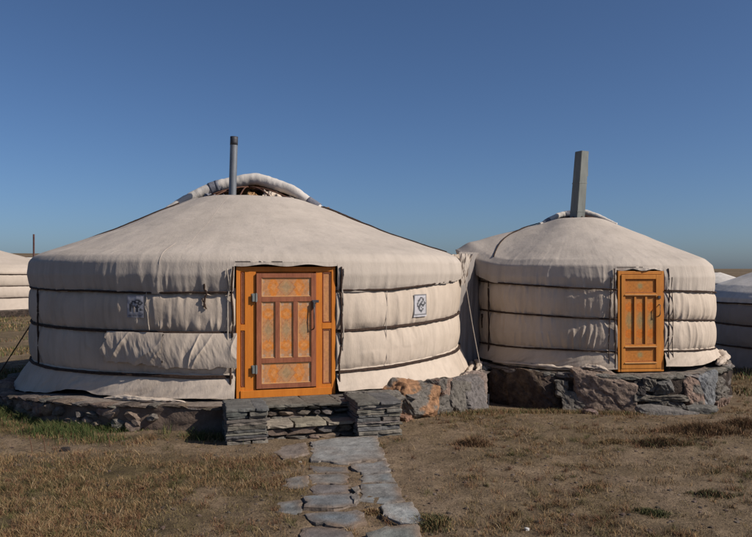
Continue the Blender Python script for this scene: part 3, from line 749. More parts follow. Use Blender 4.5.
def patch(t, px0, px1, z0, z1, rows, pal, border=None):
    A0, A1 = ang(t.c, px0, t.r + .05)[0], ang(t.c, px1, t.r + .05)[0]
    h, w = len(rows), len(rows[0]); k = 5
    u, v_ = np.meshgrid(np.linspace(0, 1, w * k), np.linspace(1, 0, h * k))
    iu = np.minimum((u * w).astype(int), w - 1); iv = np.minimum(((1 - v_) * h).astype(int), h - 1)
    arr = np.array([[pal[ch] for ch in r_] for r_ in rows]); gx = np.clip(u * w - .5, 0, w - 1.001); gy = np.clip((1 - v_) * h - .5, 0, h - 1.001); x0_ = gx.astype(int); y0_ = gy.astype(int); fx = SS(.15, .85, gx - x0_)[..., None]; fy = SS(.15, .85, gy - y0_)[..., None]
    c = (arr[y0_, x0_] * (1 - fx) + arr[y0_, x0_ + 1] * fx) * (1 - fy) + (arr[y0_ + 1, x0_] * (1 - fx) + arr[y0_ + 1, x0_ + 1] * fx) * fy
    z = z0 + (z1 - z0) * v_; aa = A0 + (A1 - A0) * u
    am = (A0 + A1) / 2
    R_ = np.max(t.R(np.linspace(A0, A1, 12)[None] , np.linspace(z0, z1, 12)[:, None])) - .006 + (FB(u * 3, v_ * 3, 5, 2) - .5) * .008
    link('sewn_patch', grid(t.pt(aa, R_, z), col=c, name='sewn_patch'), M_PATCH, t.root)
PAL = {'.': (.44, .42, .43), 'g': (.33, .31, .32), 'k': (.06, .06, .065), 'w': (.50, .48, .50), 'd': (.18, .175, .18)}
zP = lambda py, Y_: zpy(py, Y_) - BIG['base']
patch(TB, 127.5, 144.5, zP(319, 8.0), zP(296, 8.0), [
    "ggggggggggggggg", "gwwwwwwwwwwwwwg", "gww..........wg", "g......dkkkd.wg", "g...kkkk..kkd.g", "g..kk.dkkkk.kkg", "g.kkk....dkkk.g", "g.kkkkd.dk.d..g",
    "g.kkdkkkkkk...g", "g.kk.kk.kk.dd.g", "g.kk.kk.kk.kkdg", "g.dk.dk.kk....g", "g..........gg.g", "g.gggggggggggdg", "gdddgddddgdddgg", "ggggggggggggggg"], PAL)
Yp = ang(BIG['c'], 420, 3.3)[1]
patch(TB, 414, 426.5, zP(318, Yp), zP(295, Yp), [
    "ddddddddddddd", "dwwwwwwwwwwwd", "dw....kkd...d", "dw...kd.kk..d", "dw..kk..dk..d", "dw..k..kk.k.d", "dw.kd.kk..kkd", "dw.k.kkkkkk.d",
    "dw.kkkd.kk..d", "dw..kk.k....d", "dw..dk..kd..d", "dw...kkkd...d", "dw....dk....d", "dw..........d", "ddddddddddddd", "ww.wwww.wwwww"], PAL)
# rolled flap arched over the crown
def arch(t, x0, x1, z0, ztop, rad, y, mat, seed, peak=.55, name='rolled_flap'):
    q = np.linspace(0, 1, 110); x = x0 + (x1 - x0) * q
    s_ = np.interp(q, [0, .12, .3, peak, .78, 1], [0, .34, .76, 1, .66, 0.0])
    k = np.hanning(21); k /= k.sum(); s_ = np.convolve(np.pad(s_, 10, 'edge'), k, 'valid')
    z = z0 + (ztop - z0) * s_; yy = y + .25 * np.sin(q * pi)
    rr = rad * np.clip(np.sin(np.clip(q, .01, .99) * pi) ** .3, .45, 1)
    pts = np.stack([x, yy, z], -1)
    o = link(name, tube(pts, rr, 20, lump=.07, seed=seed), mat, t.root)
    return pts, rr, o
pts, rr, ro = arch(TB, -1.42, 1.12, 2.285, 2.86, .094, -.1, M_WHITECANVAS, 4)
for i0 in (30, 96, 34):
    link('strap', tube(pts[i0:i0 + (8 if i0 != 34 else 3)], rr[i0] * 1.06 * 1.0, 16), M_STRAP, ro)
# felt lining sagging below the arch, behind the ring opening
n = 110; q = np.linspace(0, 1, n)[None]; v_ = np.linspace(0, 1, 40)[:, None]
bx = pts[:, 0][None] * (1 - .0 * v_); by = pts[:, 1][None] + v_ * .5; bz = pts[:, 2][None] * (1 - v_) + 2.46 * v_ - .03
fz = (FB(q * 14 + v_ * 2, v_ * 4 + q * 3, 6, 3) - .5)
P = np.stack(np.broadcast_arrays(bx, by + fz * .12, np.maximum(bz + fz * .1 * np.sin(v_ * pi), 2.30)), -1)
link('felt_lining', grid(P, name='felt_lining'), M_FELT, TB.root)
for (xa, xb, c_) in ((.25, .75, 3), (.0, .28, 7), (-.62, -.3, 9)):      # crumpled loose cloth inside the ring
    u, w_ = np.meshgrid(np.linspace(0, 1, 50), np.linspace(0, 1, 30))
    z = 2.45 + .20 * (1 - w_) * (1 - .55 * u) + (FB(u * 5, w_ * 4, c_, 3) - .5) * .1
    P = np.stack([-.12 + xa + (xb - xa) * u, -.35 + .4 * (1 - w_) + (FB(u * 8, w_ * 3, c_ + 1, 3) - .5) * .2, z], -1)
    link('loose_cloth', grid(P, name='loose_cloth'), M_CANVAS if c_ == 3 else (M_STRAP if c_ == 9 else M_FELT), TB.root)
# stovepipe
def pipe(t, x, y, z0, z1, dx, rad, square=False, rot=0.0):
    if not square:
        zz = np.linspace(0, 1, 30); pts_ = np.stack([x + dx * zz, y + 0 * zz, z0 + (z1 - z0) * zz], -1)
        o = link('stovepipe', tube(pts_, rad, 24), M_METAL, t.root)
        o2 = link('pipe_rim', tube(pts_[-4:] + np.array([0, 0, .004]), rad * 1.03, 24), M_SOOT, o)
    else:
        bm = bmesh.new(); w = rad
        v0 = [bm.verts.new((x + a_ * w * 1.12, y + b_ * w * 1.12, z0)) for a_, b_ in ((-1, -1), (1, -1), (1, 1), (-1, 1))]
        v1 = [bm.verts.new((x + dx + a_ * w, y + b_ * w, z1)) for a_, b_ in ((-1, -1), (1, -1), (1, 1), (-1, 1))]
        for i in range(4): bm.faces.new((v0[i], v0[(i + 1) % 4], v1[(i + 1) % 4], v1[i]))
        vi = [bm.verts.new((v.co.x * .9 + (x + dx) * .1, v.co.y * .9 + y * .1, z1)) for v in v1]
        vl = [bm.verts.new((v.co.x, v.co.y, z1 - .4)) for v in vi]
        for i in range(4):
            bm.faces.new((v1[i], v1[(i + 1) % 4], vi[(i + 1) % 4], vi[i])); bm.faces.new((vi[i], vi[(i + 1) % 4], vl[(i + 1) % 4], vl[i]))
        bmesh.ops.rotate(bm, verts=bm.verts, cent=(x, y, 0), matrix=Matrix.Rotation(rot, 3, 'Z'))
        bmesh.ops.bevel(bm, geom=bm.edges[:], offset=.006, segments=2, affect='EDGES')
        o = bm_obj('stovepipe', bm, M_TIN, t.root)
        for zz_ in (.28, .62, .97):
            b2 = bmesh.new(); cx_ = x + dx * zz_ * cos(rot); cy_ = y + dx * zz_ * sin(rot); zc_ = z0 + (z1 - z0) * zz_; ww = w * (1.12 - .12 * zz_) + .003
            box(b2, -ww, ww, -ww, ww, -.008, .008, .002); bmesh.ops.rotate(b2, verts=b2.verts, cent=(0, 0, 0), matrix=Matrix.Rotation(rot, 3, 'Z')); bmesh.ops.translate(b2, verts=b2.verts, vec=(cx_, cy_, zc_))
            if zz_ < .9: bm_obj('seam_band', b2, M_TIN, o)
            else: b2.free()
    return o
pipe(TB, -.29, -.35, 2.2, 3.41, .035, .056)
bunch(TB, RAD(62), RAD(98), -.02, .7, 5, M_CANVAS, .035, .24)
bunch(TB, RAD(72), RAD(92), .02, .8, 9, M_CANVAS, .03, .30)
bunch(TB, RAD(-22), RAD(-4), -.02, .6, 15, M_CANVAS, .03, .16)
# guy rope on the shaded side
gA = TB.pt(RAD(-78), 3.14, .75); gB = np.array([gA[0] - .55, gA[1] - .35, -.33])
q = np.linspace(0, 1, 20)[:, None]; link('guy_rope', tube(gA * (1 - q) + gB * q, .009, 6), M_ROPE, TB.root)

# ---------------- small tent
prof_s = [(.36, 2.225), (.45, 2.20), (.65, 2.10), (.96, 1.955), (1.30, 1.775), (1.55, 1.645), (1.74, 1.555), (1.84, 1.465), (1.875, 1.30), (1.86, 1.12), (1.84, 1.03)]
rk = [(-pi, 1.2, .8, .3), (-1.5, 1.24, .78, .25), (-.7, 1.18, .76, .28), (0, 1.125, .715, .28), (.4, 1.11, .71, .28), (1.3, 1.04, .61, .2), (pi, 1.1, .7, .25)]
TS = Tent('round_tent', 'small round cream canvas tent with narrow amber door and square tin stovepipe', SML['c'], SML['base'], SML['r'],
          RAD(6), .66, 1.385, prof_s, rk, 19, M_CANVAS, M_ROOF, 1300, 1.15, wrf=lambda a_: .75 + .9 * SS(-.75, -.4, a_) * (1 - SS(1.2, 1.5, a_)))
TS.wrf = lambda a_: (.7 + .8 * SS(-.75, -.4, a_)) * (1 - .6 * SS(.1, .4, a_))
TS.lean = .22; TS.ext = -104
TS.wall()
TS.skirt(lambda a_: .05 + .02 * np.sin(a_ * 7) + .06 * SS(.2, 1.2, a_), lambda a_: .07 + .05 * SS(.2, 1.2, a_))
TS.roof(); TS.ropes(.0125); door_narrow(TS); crown(TS, .45, 2.16, .12)
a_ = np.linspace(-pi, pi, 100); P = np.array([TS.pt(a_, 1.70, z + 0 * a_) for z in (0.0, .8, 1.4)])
link('inner_wall', grid(P, name='inner_wall'), M_INSHADE, TS.root)  # interior shade painted into the wall colour here too
for s_, az_ in ((-1, TS.daz - TS.half - .02), (1, TS.daz + TS.half + .03)):
    TS.wall_rope(az_, 1.42, .03, .009, 0, .04)
    TS.wall_rope(az_ + s_ * .03, 1.30, .1, .006, s_ * .01, .04)
AR = ang(SML['c'], 491, 1.85)[0]
TS.roof_rope(RAD(-98), AR, .6, 1.75, .009); TS.wall_rope(AR, 1.42, .08, .012, .01)
pass
TS.wall_rope(AR - .1, .72, .5, .016, .0, .05)
pts, rr, ro = arch(TS, -.80, .45, 2.13, 2.36, .05, -.05, M_WHITECANVAS, 14, .62)
for i0, n_ in ((40, 22), (8, 8)):
    link('strap', tube(pts[i0:i0 + n_], rr[i0:i0 + n_] * 1.06, 16), M_STRAP, ro)
n = 110; v_ = np.linspace(0, 1, 20)[:, None]
P = np.stack(np.broadcast_arrays(pts[:, 0][None] + 0 * v_, pts[:, 1][None] + v_ * .35, np.maximum(pts[:, 2][None] * (1 - v_) + 2.15 * v_ - .02, 2.08)), -1)
link('felt_lining', grid(P, name='felt_lining'), M_FELT, TS.root)
pipe(TS, -.245, -.15, 1.95, 3.31, .13, .078, True, RAD(28))
bunch(TS, RAD(48), RAD(86), .02, .7, 25, M_CANVAS, .07, .13)
bunch(TS, RAD(-62), RAD(-8), .015, .7, 27, M_CANVAS, .03, .12)
bunch(TS, RAD(-20), RAD(-9), .03, .7, 29, M_CANVAS, .04, .14)

# ---------------- canvas link between the two tents
tp = thing('canvas_passage', 'narrow grey canvas screen with gathered edges closing the gap between the two tents', 'canvas passage', (1.3, 11.4, 0))
O = np.array([1.3, 11.4, 0])
u, v_ = np.meshgrid(np.linspace(0, 1, 80), np.linspace(0, 1, 110))
A = np.array([1.22, 10.9]); B = np.array([1.66, 11.55])
x = A[0] + (B[0] - A[0]) * u; y = A[1] + (B[1] - A[1]) * u
w = (FB(u * 5 + v_ * .5, v_ * 1.2, 50, 3) - .5) * .10 + (FB(u * 14, v_ * 2, 51, 2) - .5) * .02
P = np.stack([x - w * .8, y + w * .5, 2.0 - v_ * 1.75], -1) - O
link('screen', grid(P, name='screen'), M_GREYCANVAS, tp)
# gathered edge strips that catch the sun
def strip(x0, y0, x1, y1, z0, z1, seed, mat, name='gathered_edge', amp=.09):
    u, v_ = np.meshgrid(np.linspace(0, 1, 50), np.linspace(0, 1, 90))
    w = (FB(u * 5 + v_ * 1.2, v_ * 2.2, seed, 3) - .5) * amp * 2
    tap = 1 - .6 * v_
    x = x0 + (x1 - x0) * u * tap; y = y0 + (y1 - y0) * u * tap
    P = np.stack([x + w * .4, y - w, z1 + (z0 - z1) * v_ + (FB(u * 4, v_ * 0, seed + 2, 2) - .5) * .04 * (1 - v_)], -1) - O
    link(name, grid(P, name=name), mat, tp)
strip(1.10, 10.72, 1.36, 10.95, 1.25, 1.95, 61, M_CANVAS, amp=.06)
strip(1.24, 10.80, 1.46, 11.0, 1.5, 1.97, 63, M_ROOF, amp=.05)
# canopy from the small roof down to the big eave
q = np.linspace(0, 1, 30)[:, None]
link('guy_rope', tube(np.array([1.27, 10.7, 1.82]) * (1 - q) + np.array([1.52, 10.0, .0]) * q - O - np.array([0, 0, .12]) * np.sin(q * pi), .006, 6), M_PALEROPE, tp)
bm = bmesh.new(); bmesh.ops.create_cone(bm, cap_ends=True, segments=8, radius1=.008, radius2=.012, depth=.2, matrix=Matrix.Translation((1.53 - O[0], 9.97 - O[1], -.06)))
bm_obj('peg', bm, M_SOOT, tp)

# ---------------- neighbours
prof_n = [(.45, 2.3), (.6, 2.24), (1.5, 1.93), (2.3, 1.63), (2.5, 1.5), (2.62, 1.38), (2.62, 1.28), (2.6, 1.2)]
rk = [(-pi, 1.28, .86, .43), (pi, 1.28, .86, .43)]
def neighbour(label, c, base, sc_, mw, mr, daz, seed, res=500, grp=None, wr=.6):
    t = Tent('round_tent', label, c, base, 2.6 * sc_, daz, .8, 1.38, [(a_ * sc_, b_) for a_, b_ in prof_n], rk, seed, mw, mr, res, wr, grp)
    t.wall(); t.skirt(lambda a_: .0 + 0 * a_, lambda a_: .06 + 0 * a_); t.roof(); t.ropes(.016); door_narrow(t); crown(t, .55 * sc_, 2.2, .15)
    return t
gz = float(hgt(9.5, 15.0))
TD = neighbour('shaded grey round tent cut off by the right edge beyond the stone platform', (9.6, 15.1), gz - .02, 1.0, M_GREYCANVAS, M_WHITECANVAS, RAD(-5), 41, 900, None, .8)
gz = float(hgt(-15.5, 28.0))
TL = neighbour('sunlit cream round tent cut off by the left edge of the view', (-15.6, 28.5), .26, 1.2, M_FARCANVAS, M_FARCANVAS, RAD(10), 43)
o = platform('low stone base under the distant tent at the left edge', (-15.6, 28.5), 3.5, .26, 15, M_FILL)
TF = neighbour('tiny far tent with dark red stovepipe peeping over the left eave of the large tent', (-27.6, 58), .32, 1.1, M_WHITECANVAS, M_WHITECANVAS, 0, 45)
zz = np.linspace(0, 1, 10)
link('stovepipe', tube(np.stack([.45 + 0 * zz, 0 * zz, 2.2 + 1.95 * zz], -1), .07, 10), m_simple('rusty pipe', (.06, .028, .025), (.10, .045, .04), 4), TF.root)
TG = neighbour('tiny pale tent on the plain between the small tent and the grey tent', (30.6, 66), -.9, 1.0, M_WHITECANVAS, M_WHITECANVAS, 0, 47)

# ------------------------------------------------------------ steps and slate pillars
dirU = np.array([cos(RAD(16)), sin(RAD(16))]); dirN = np.array([sin(RAD(16)), -cos(RAD(16))])
D0 = np.array([BIG['c'][0], BIG['c'][1]]) + dirN * 3.1
def loc(u, n): return D0 + dirU * u + dirN * n
def stack(pile, u0, u1, n0, n1, z0, z1, seed, nl, col=SLATEC, ov=.02):
    """dry stacked slate: thin broken courses"""
    rs = np.random.RandomState(seed); z = z0
    hs = rs.uniform(.6, 1.4, nl); hs = hs / hs.sum() * (z1 - z0)
    for i, h in enumerate(hs):
        cuts = [u0]; 
        while cuts[-1] < u1 - .12: cuts.append(min(u1, cuts[-1] + rs.uniform(.14, .45)))
        cuts[-1] = u1
        for a_, b_ in zip(cuts[:-1], cuts[1:]):
            j = lambda: rs.uniform(-ov, ov)
            poly = [loc(a_ + j() * .4, n0), loc(b_ + j() * .4, n0), loc(b_ + j() * .6, n1 + j()), loc(a_ + j() * .6, n1 + j())]
            co, f = slab_geo(poly, z + .002, z + h * rs.uniform(.82, .98), seed * 50 + i, .05, .006, .003)
            pile.add(co, f, jitc((SLATEC, GREY, BLUE, (.19, .165, .14), (.12, .115, .11))[rs.randint(5)], rs, .25))
        z += h
def core(u0, u1, n0, n1, z0, z1):
    P = [loc(u0, n0), loc(u1, n0), loc(u1, n1), loc(u0, n1)]
    co = np.array([[p_[0], p_[1], z] for z in (z0, z1) for p_ in P]); f = [[0, 1, 2, 3], [4, 5, 6, 7], [0, 1, 5, 4], [1, 2, 6, 5], [2, 3, 7, 6], [3, 0, 4, 7]]
    return co, f
st = thing('stone_steps', 'two slate steps rising to the orange door', 'steps', (0, 0, 0))
DUST = (.25, .205, .165); RUB = (.15, .12, .10)
def riser(pile, u0, u1, n0, n1, z0, z1, seed, nl):
    rs = np.random.RandomState(seed); z = z0
    hs = rs.uniform(.6, 1.5, nl); hs = hs / hs.sum() * (z1 - z0)
    for h in hs:
        u = u0
        while u < u1 - .03:
            w = min(rs.uniform(.08, .3), u1 - u)
            co, f = rock_geo((w * 1.0, .26, h * 1.0), rs.randint(9999), 6, 2, .05)
            c = loc(u + w / 2, n1 - .12 + rs.uniform(-.025, .012)); co = rot3(co, 0, 0, RAD(16)) + np.array([c[0], c[1], z + h / 2])
            pile.add(co, f, jitc((RUB, GREY, SLATEC, (.19, .14, .11), (.10, .09, .08))[rs.randint(5)], rs, .25)); u += w
        z += h
pl = Pile(); pl.add(*core(-.42, .68, .2, .40, -.1, .27), (.04, .035, .03)); riser(pl, -.44, .70, .12, .46, .12, .272, 3, 3); stack(pl, -.62, .74, -.12, .49, .272, .304, 4, 1, ov=.03)
pl.build('step', M_SLATE, st)
pl = Pile(); pl.add(*core(-.38, .62, .3, .70, -.1, .10), (.04, .035, .03)); riser(pl, -.36, .60, .36, .74, -.03, .115, 5, 2)
rs_ = np.random.RandomState(4)
for a_, b_ in ((-.36, -.05), (-.045, .30), (.305, .6)):
    co, f = slab_geo([loc(a_, .40), loc(b_, .40), loc(b_ - .01, .76), loc(a_ + .015, .775)], .118, .15, int(a_ * 100) + 99, .05, .01, .006); pl.add(co, f, jitc(DUST, rs_))
pl.build('step', M_SLATE, st)
for (uc, lab, sd_, w) in ((-.54, 'left of the two dry stacked slate pillars beside the door steps, farther from the small tent', 21, .195), (.83, 'right of the two dry stacked slate pillars beside the door steps, next to the orange boulder', 31, .235)):
    tpil = thing('slate_pillar', lab, 'stone pillar', (0, 0, 0), 'slate pillars flanking the steps')
    pl = Pile(); pl.add(*core(uc - w + .03, uc + w - .03, .3, .86, -.1, .32), (.03, .027, .025)); stack(pl, uc - w, uc + w, .36, .90, -.05, .33, sd_, 12, ov=.018)
    pl.build('slate_courses', M_SLATE, tpil)
    pl = Pile(); stack(pl, uc - w - .01, uc + w + .01, .33, .915, .33, .362, sd_ + 1, 1, ov=.02); pl.build('cap_slab', M_SLATE, tpil)

# ------------------------------------------------------------ flagstone path
FL = [  # pixel outlines on the ground, colour, label
    ([(311, 440), (330, 436), (376, 434), (386, 456), (345, 461), (312, 458)], (.25, .245, .23), 'largest pale flagstone, at the foot of the slate steps'),
    ([(350, 462), (387, 457), (391, 468), (362, 471)], (.22, .215, .205), 'narrow flagstone just below the largest pale one'),
    ([(362, 472), (391, 470), (396, 479), (361, 480)], (.21, .22, .215), 'second narrow flagstone in the right row of the path'),
    ([(359, 482), (397, 481), (404, 499), (384, 501), (359, 499)], (.22, .23, .225), 'squarish grey flagstone in the middle of the right row'),
    ([(384, 502), (412, 501), (427, 519), (410, 523), (381, 512)], (.32, .325, .31), 'palest rounded flagstone jutting from the right edge of the path'),
    ([(369, 531), (384, 525), (420, 522), (424, 560), (372, 560)], (.19, .195, .175), 'flagstone at the bottom edge right of the path'),
    ([(311, 462), (347, 463), (349, 469), (312, 469)], (.15, .14, .13), 'thin dark flagstone at the top of the left row'),
    ([(309, 471), (346, 470), (349, 480), (310, 481)], (.19, .18, .165), 'left row flagstone beside the tuft-filled gap'),
    ([(304, 496), (330, 492.5), (352, 493), (357, 503), (335, 508), (305, 507)], (.16, .185, .20), 'bluish slate flagstone in the left row'),
    ([(312, 483), (350, 482), (352, 491), (322, 493), (311, 491)], (.17, .15, .14), 'brownish sunk flagstone above the bluish one'),
    ([(305, 510), (338, 509.5), (358, 508), (366, 519), (346, 526), (310, 519)], (.155, .18, .195), 'lowest bluish flagstone in the left row'),
    ([(302, 522), (330, 522), (352, 528), (350, 560), (296, 560)], (.15, .13, .12), 'half buried flagstone at the bottom edge left of the path'),
    ([(276, 500), (302, 497), (303, 509), (278, 512)], (.16, .165, .16), 'half buried slab left of the bluish flagstone'),
    ([(284, 478), (307, 474), (308, 484), (287, 487)], (.19, .18, .165), 'small dusty slab left of the upper left row'),
    ([(352, 488), (358, 484), (358, 500), (353, 503)], (.18, .18, .17), 'narrow sliver of slate wedged between the two rows'),
    ([(270, 447), (306, 441), (309, 452), (284, 458)], (.2, .165, .14), 'dusty flat stone left of the largest flagstone'),
]
path_polys = []
for i, (pp, col, lab) in enumerate(FL):
    poly = np.array([gp(a_, b_, .03) for a_, b_ in pp]); path_polys.append(poly)
    c = poly.mean(0); z = float(hgt(c[0], c[1]))
    co, f = slab_geo(poly[::-1], z - .06, z + .012 + .006 * (i % 3) + (.012 if i in (4, 5) else 0), 60 + i, .05, .012, .008)
    lp = poly * 1.0; dd = np.min([np.abs(np.cross(np.r_[lp[(q_ + 1) % len(lp)] - lp[q_], 0], np.column_stack([co[:, :2] - lp[q_], 0 * co[:, 0]]))[:, 2]) / np.linalg.norm(lp[(q_ + 1) % len(lp)] - lp[q_]) for q_ in range(len(lp))], axis=0)
    wd = np.clip(SS(.08, .0, dd) * .6 * FB(co[:, 0] * 5, co[:, 1] * 5, i, 3) * 1.8 +   .3 * SS(.5, .7, FB(co[:, 0] * 3, co[:, 1] * 3, i + 40, 3)), 0, 1)[:, None]
    o = link('flagstone', mesh_np('flagstone', co, f, np.array(col) * (1 - wd) + np.array((.2, .145, .105)) * wd), M_SLATE, None, False)
    tag(o, lab, 'flagstone', 'flagstones of the path')
# loose stones
def loose(px, py, dims, col, seed, lab, rot=0, mat=M_STONE):
    X_, Y_ = gp(px, py, -.1 if py < 425 else 0); z = float(hgt(X_, Y_))
    co, f = rock_geo(dims, seed, 9, 3); co = rot3(co, .05, .08, rot) + np.array([X_, Y_, z + dims[2] * .3])
    o = link('loose_stone', mesh_np('loose_stone', co, f, np.tile(np.array(col), (len(co), 1))), mat, None, False)
    tag(o, lab, 'stone', 'loose stones')
loose(668, 413, (.75, .3, .1), (.2, .18, .16), 71, 'long flat slab fallen against the foot of the small tent platform', -.25)
loose(700, 413, (.3, .22, .12), (.17, .16, .14), 72, 'grey block beside the fallen slab under the right corner of the platform')
loose(590, 417, (.18, .12, .07), (.2, .14, .12), 73, 'small reddish stone below the broad brown slab of the platform')
0 and loose(413, 449, (.035, .03, .025), (.6, .6, .58), 74, 'tiny white stone on bare soil right of the largest flagstone')
loose(66, 452, (.07, .05, .04), (.06, .05, .045), 75, 'little dark stone on the bare soil at far left')
loose(527, 529, (.03, .025, .02), (.6, .58, .55), 76, 'tiny white stone near the bottom edge right of centre')
loose(300, 462, (.03, .025, .02), (.6, .57, .52), 77, 'tiny pale stone on the dusty soil left of the path')
loose(172, 400, (.02, .02, .02), PALE, 78, 'x') if False else None

# ------------------------------------------------------------ vegetation and gravel
def inpoly(x, y, P_):
    c = np.zeros(len(x), bool); n = len(P_)
    for i in range(n):
        x1, y1 = P_[i]; x2, y2 = P_[(i + 1) % n]
        k = ((y1 > y) != (y2 > y)) & (x < (x2 - x1) * (y - y1) / (y2 - y1 + 1e-12) + x1); c ^= k
    return c
def allowed(x, y, m=.0):
    ok = (np.hypot(x - BIG['c'][0], y - BIG['c'][1]) > RB + .0 + m) & (np.hypot(x - SML['c'][0], y - SML['c'][1]) > RS + m)
    for P_ in path_polys: ok &= ~inpoly(x, y, P_)
    du = (x - D0[0]) * dirU[0] + (y - D0[1]) * dirU[1]; dn = (x - D0[0]) * dirN[0] + (y - D0[1]) * dirN[1]
    return ok & ~((du > -.74) & (du < 1.07) & (dn < .95) & (dn > -.2))
def blades(x, y, h, w, col, lean=.5, seed=1):
    rs = np.random.RandomState(seed); n = len(x); z = hgt(x, y) - .006
    th = rs.rand(n) * 2 * pi; ld = rs.rand(n) * 2 * pi; ll = lean * rs.rand(n) * h
    dx, dy = np.cos(th) * w / 2, np.sin(th) * w / 2; lx, ly = np.cos(ld) * ll, np.sin(ld) * ll
    v0 = np.stack([x - dx, y - dy, z], -1); v1 = np.stack([x + dx, y + dy, z], -1)
    v2 = np.stack([x - dx * .7 + lx * .35, y - dy * .7 + ly * .35, z + h * .55], -1); v3 = np.stack([x + dx * .7 + lx * .35, y + dy * .7 + ly * .35, z + h * .55], -1)
    v4 = np.stack([x + lx, y + ly, z + h * (1 - .25 * rs.rand(n))], -1)
    co = np.stack([v0, v1, v2, v3, v4], 1).reshape(-1, 3)
    return co, np.repeat(col, 5, 0)
def blade_mesh(name, co, c):
    n = len(co) // 5
    me = bpy.data.meshes.new(name); me.vertices.add(len(co)); me.vertices.foreach_set('co', co.ravel())
    b_ = (np.arange(n) * 5)[:, None]
    lo = np.concatenate([b_ + np.array([0, 1, 3, 2]), b_ + np.array([2, 3, 4])], 1).ravel()
    me.loops.add(len(lo)); me.loops.foreach_set('vertex_index', lo)
    me.polygons.add(2 * n); stt = (np.arange(n) * 7)[:, None] + np.array([0, 4]); me.polygons.foreach_set('loop_start', stt.ravel())
    me.update(calc_edges=True)
    at = me.color_attributes.new('Col', 'FLOAT_COLOR', 'POINT'); cc = np.ones((len(co), 4)); cc[:, :3] = c; at.data.foreach_set('color', cc.ravel())
    return me
def pal(n, cols, wts, rs, j=.25):
    k = rs.choice(len(cols), n, p=np.array(wts) / sum(wts)); c = np.array(cols)[k]
    return c * (1 + (rs.rand(n, 1) - .5) * 2 * j)
DRY = [(.27, .175, .085), (.20, .125, .06), (.13, .10, .045), (.23, .11, .06), (.36, .26, .15)]
GRN = [(.045, .070, .02), (.075, .095, .03), (.12, .11, .045), (.035, .048, .017)]
rs = np.random.RandomState(5)
# dry meadow blades gathered in little tussocks
nt_ = 52000
ty = 3.9 + rs.rand(nt_) ** 1.25 * 9.5; tx = (rs.rand(nt_) * 2 - 1) * (.56 * ty + .4)
vm = vegmap(tx, ty); cl = FB(tx * 7, ty * 7, 44, 3)
keep = (rs.rand(nt_) < (vm * .95 + .05) * SS(.40, .56, cl * .5 + .5 * FB(tx * 2.1, ty * 3.2, 47, 3))) & allowed(tx, ty, .02)
tx, ty = tx[keep], ty[keep]; nb = 13
bx_ = np.repeat(tx, nb) + rs.randn(len(tx) * nb) * .028; by_ = np.repeat(ty, nb) + rs.randn(len(tx) * nb) * .028
tone = np.repeat(FB(tx * 1.5, ty * 1.5, 55, 3), nb)
hh = rs.uniform(.008, .042, len(bx_)) * (1 + .5 * (tone > .55)); c = pal(len(bx_), DRY, [4, 3, 2.5, 1.2, 1], rs)
gmask = (tone < .44)[:, None] * .4; c = c * (1 - gmask) + pal(len(bx_), GRN, [2, 2, 3, 1], rs) * gmask
A_co, A_c = blades(bx_, by_, hh, rs.uniform(.002, .0045, len(bx_)), c, 1.3, 2)
nt_ = 12000
ty = 3.9 + rs.rand(nt_) ** 1.2 * 8.5; tx = (rs.rand(nt_) * 2 - 1) * (.56 * ty + .4)
vm = vegmap(tx, ty); cl = FB(tx * 2.2, ty * 2.2, 144, 3)
keep = (rs.rand(nt_) < (vm * .5 + .10) * SS(.42, .58, cl) * 1.4) & allowed(tx, ty, .02); tx, ty = tx[keep], ty[keep]; nb = 46
sz = np.repeat(rs.uniform(.3, 1.1, len(tx)) ** 1.3, nb)
bx_ = np.repeat(tx, nb) + rs.randn(len(tx) * nb) * .034 * sz; by_ = np.repeat(ty, nb) + rs.randn(len(tx) * nb) * .034 * sz
kc = np.repeat(rs.randint(0, 4, len(tx)), nb)[:, None]
c = np.where(kc == 0, pal(len(bx_), [(.16, .08, .042), (.21, .11, .06), (.11, .06, .035)], [1, 1, 1], rs), np.where(kc == 1, pal(len(bx_), [(.10, .09, .035), (.14, .12, .05), (.07, .06, .025)], [1, 1, 1], rs), pal(len(bx_), DRY, [2, 2, 1, 1, 1.5], rs)))
T_co, T_c = blades(bx_, by_, rs.uniform(.02, .085, len(bx_)) * (.4 + .6 * sz), rs.uniform(.0018, .004, len(bx_)), c, 1.7, 22)
A_co = np.concatenate([A_co, T_co]); A_c = np.concatenate([A_c, T_c])
kind(link('dry_grass', blade_mesh('dry_grass', A_co, A_c), M_GRASS, None, False), 'stuff')
# green growth along the foot of the platform
n = 26000; aa = RAD(-95) + rs.rand(n) * RAD(105); R_ = RB - .02 + np.abs(rs.randn(n)) * .22
x = BIG['c'][0] + np.sin(aa) * R_; y = BIG['c'][1] - np.cos(aa) * R_
k = (rs.rand(n) < SS(.35, .6, FB(x * 2.2, y * 2.2, 66, 3)) * (1 - .85 * SS(-2.7, -2.0, x))) & allowed(x, y, -.01); x, y = x[k], y[k]
g1 = blades(x, y, rs.uniform(.04, .15, len(x)), rs.uniform(.003, .006, len(x)), pal(len(x), GRN + [(.2, .16, .07)], [3, 3, 2, 2, .7], rs), .9, 3)
n = 9000; cxy = [(1.15, 9.3, .3), (1.55, 9.35, .25), (1.9, 9.3, .3), (2.3, 9.25, .25), (.75, 8.9, .25), (3.0, 9.35, .25)]
xs_, ys_ = [], []
for a_, b_, s_ in cxy: xs_.append(a_ + rs.randn(1500) * s_); ys_.append(b_ + rs.randn(1500) * s_ * .4)
x, y = np.concatenate(xs_), np.concatenate(ys_); k = allowed(x, y, 0); x, y = x[k], y[k]
g2 = blades(x, y, rs.uniform(.02, .085, len(x)), rs.uniform(.003, .006, len(x)), pal(len(x), GRN + DRY, [1, 1, 2, .5, 2, 2, 2, 2, 1], rs), 1.0, 4)
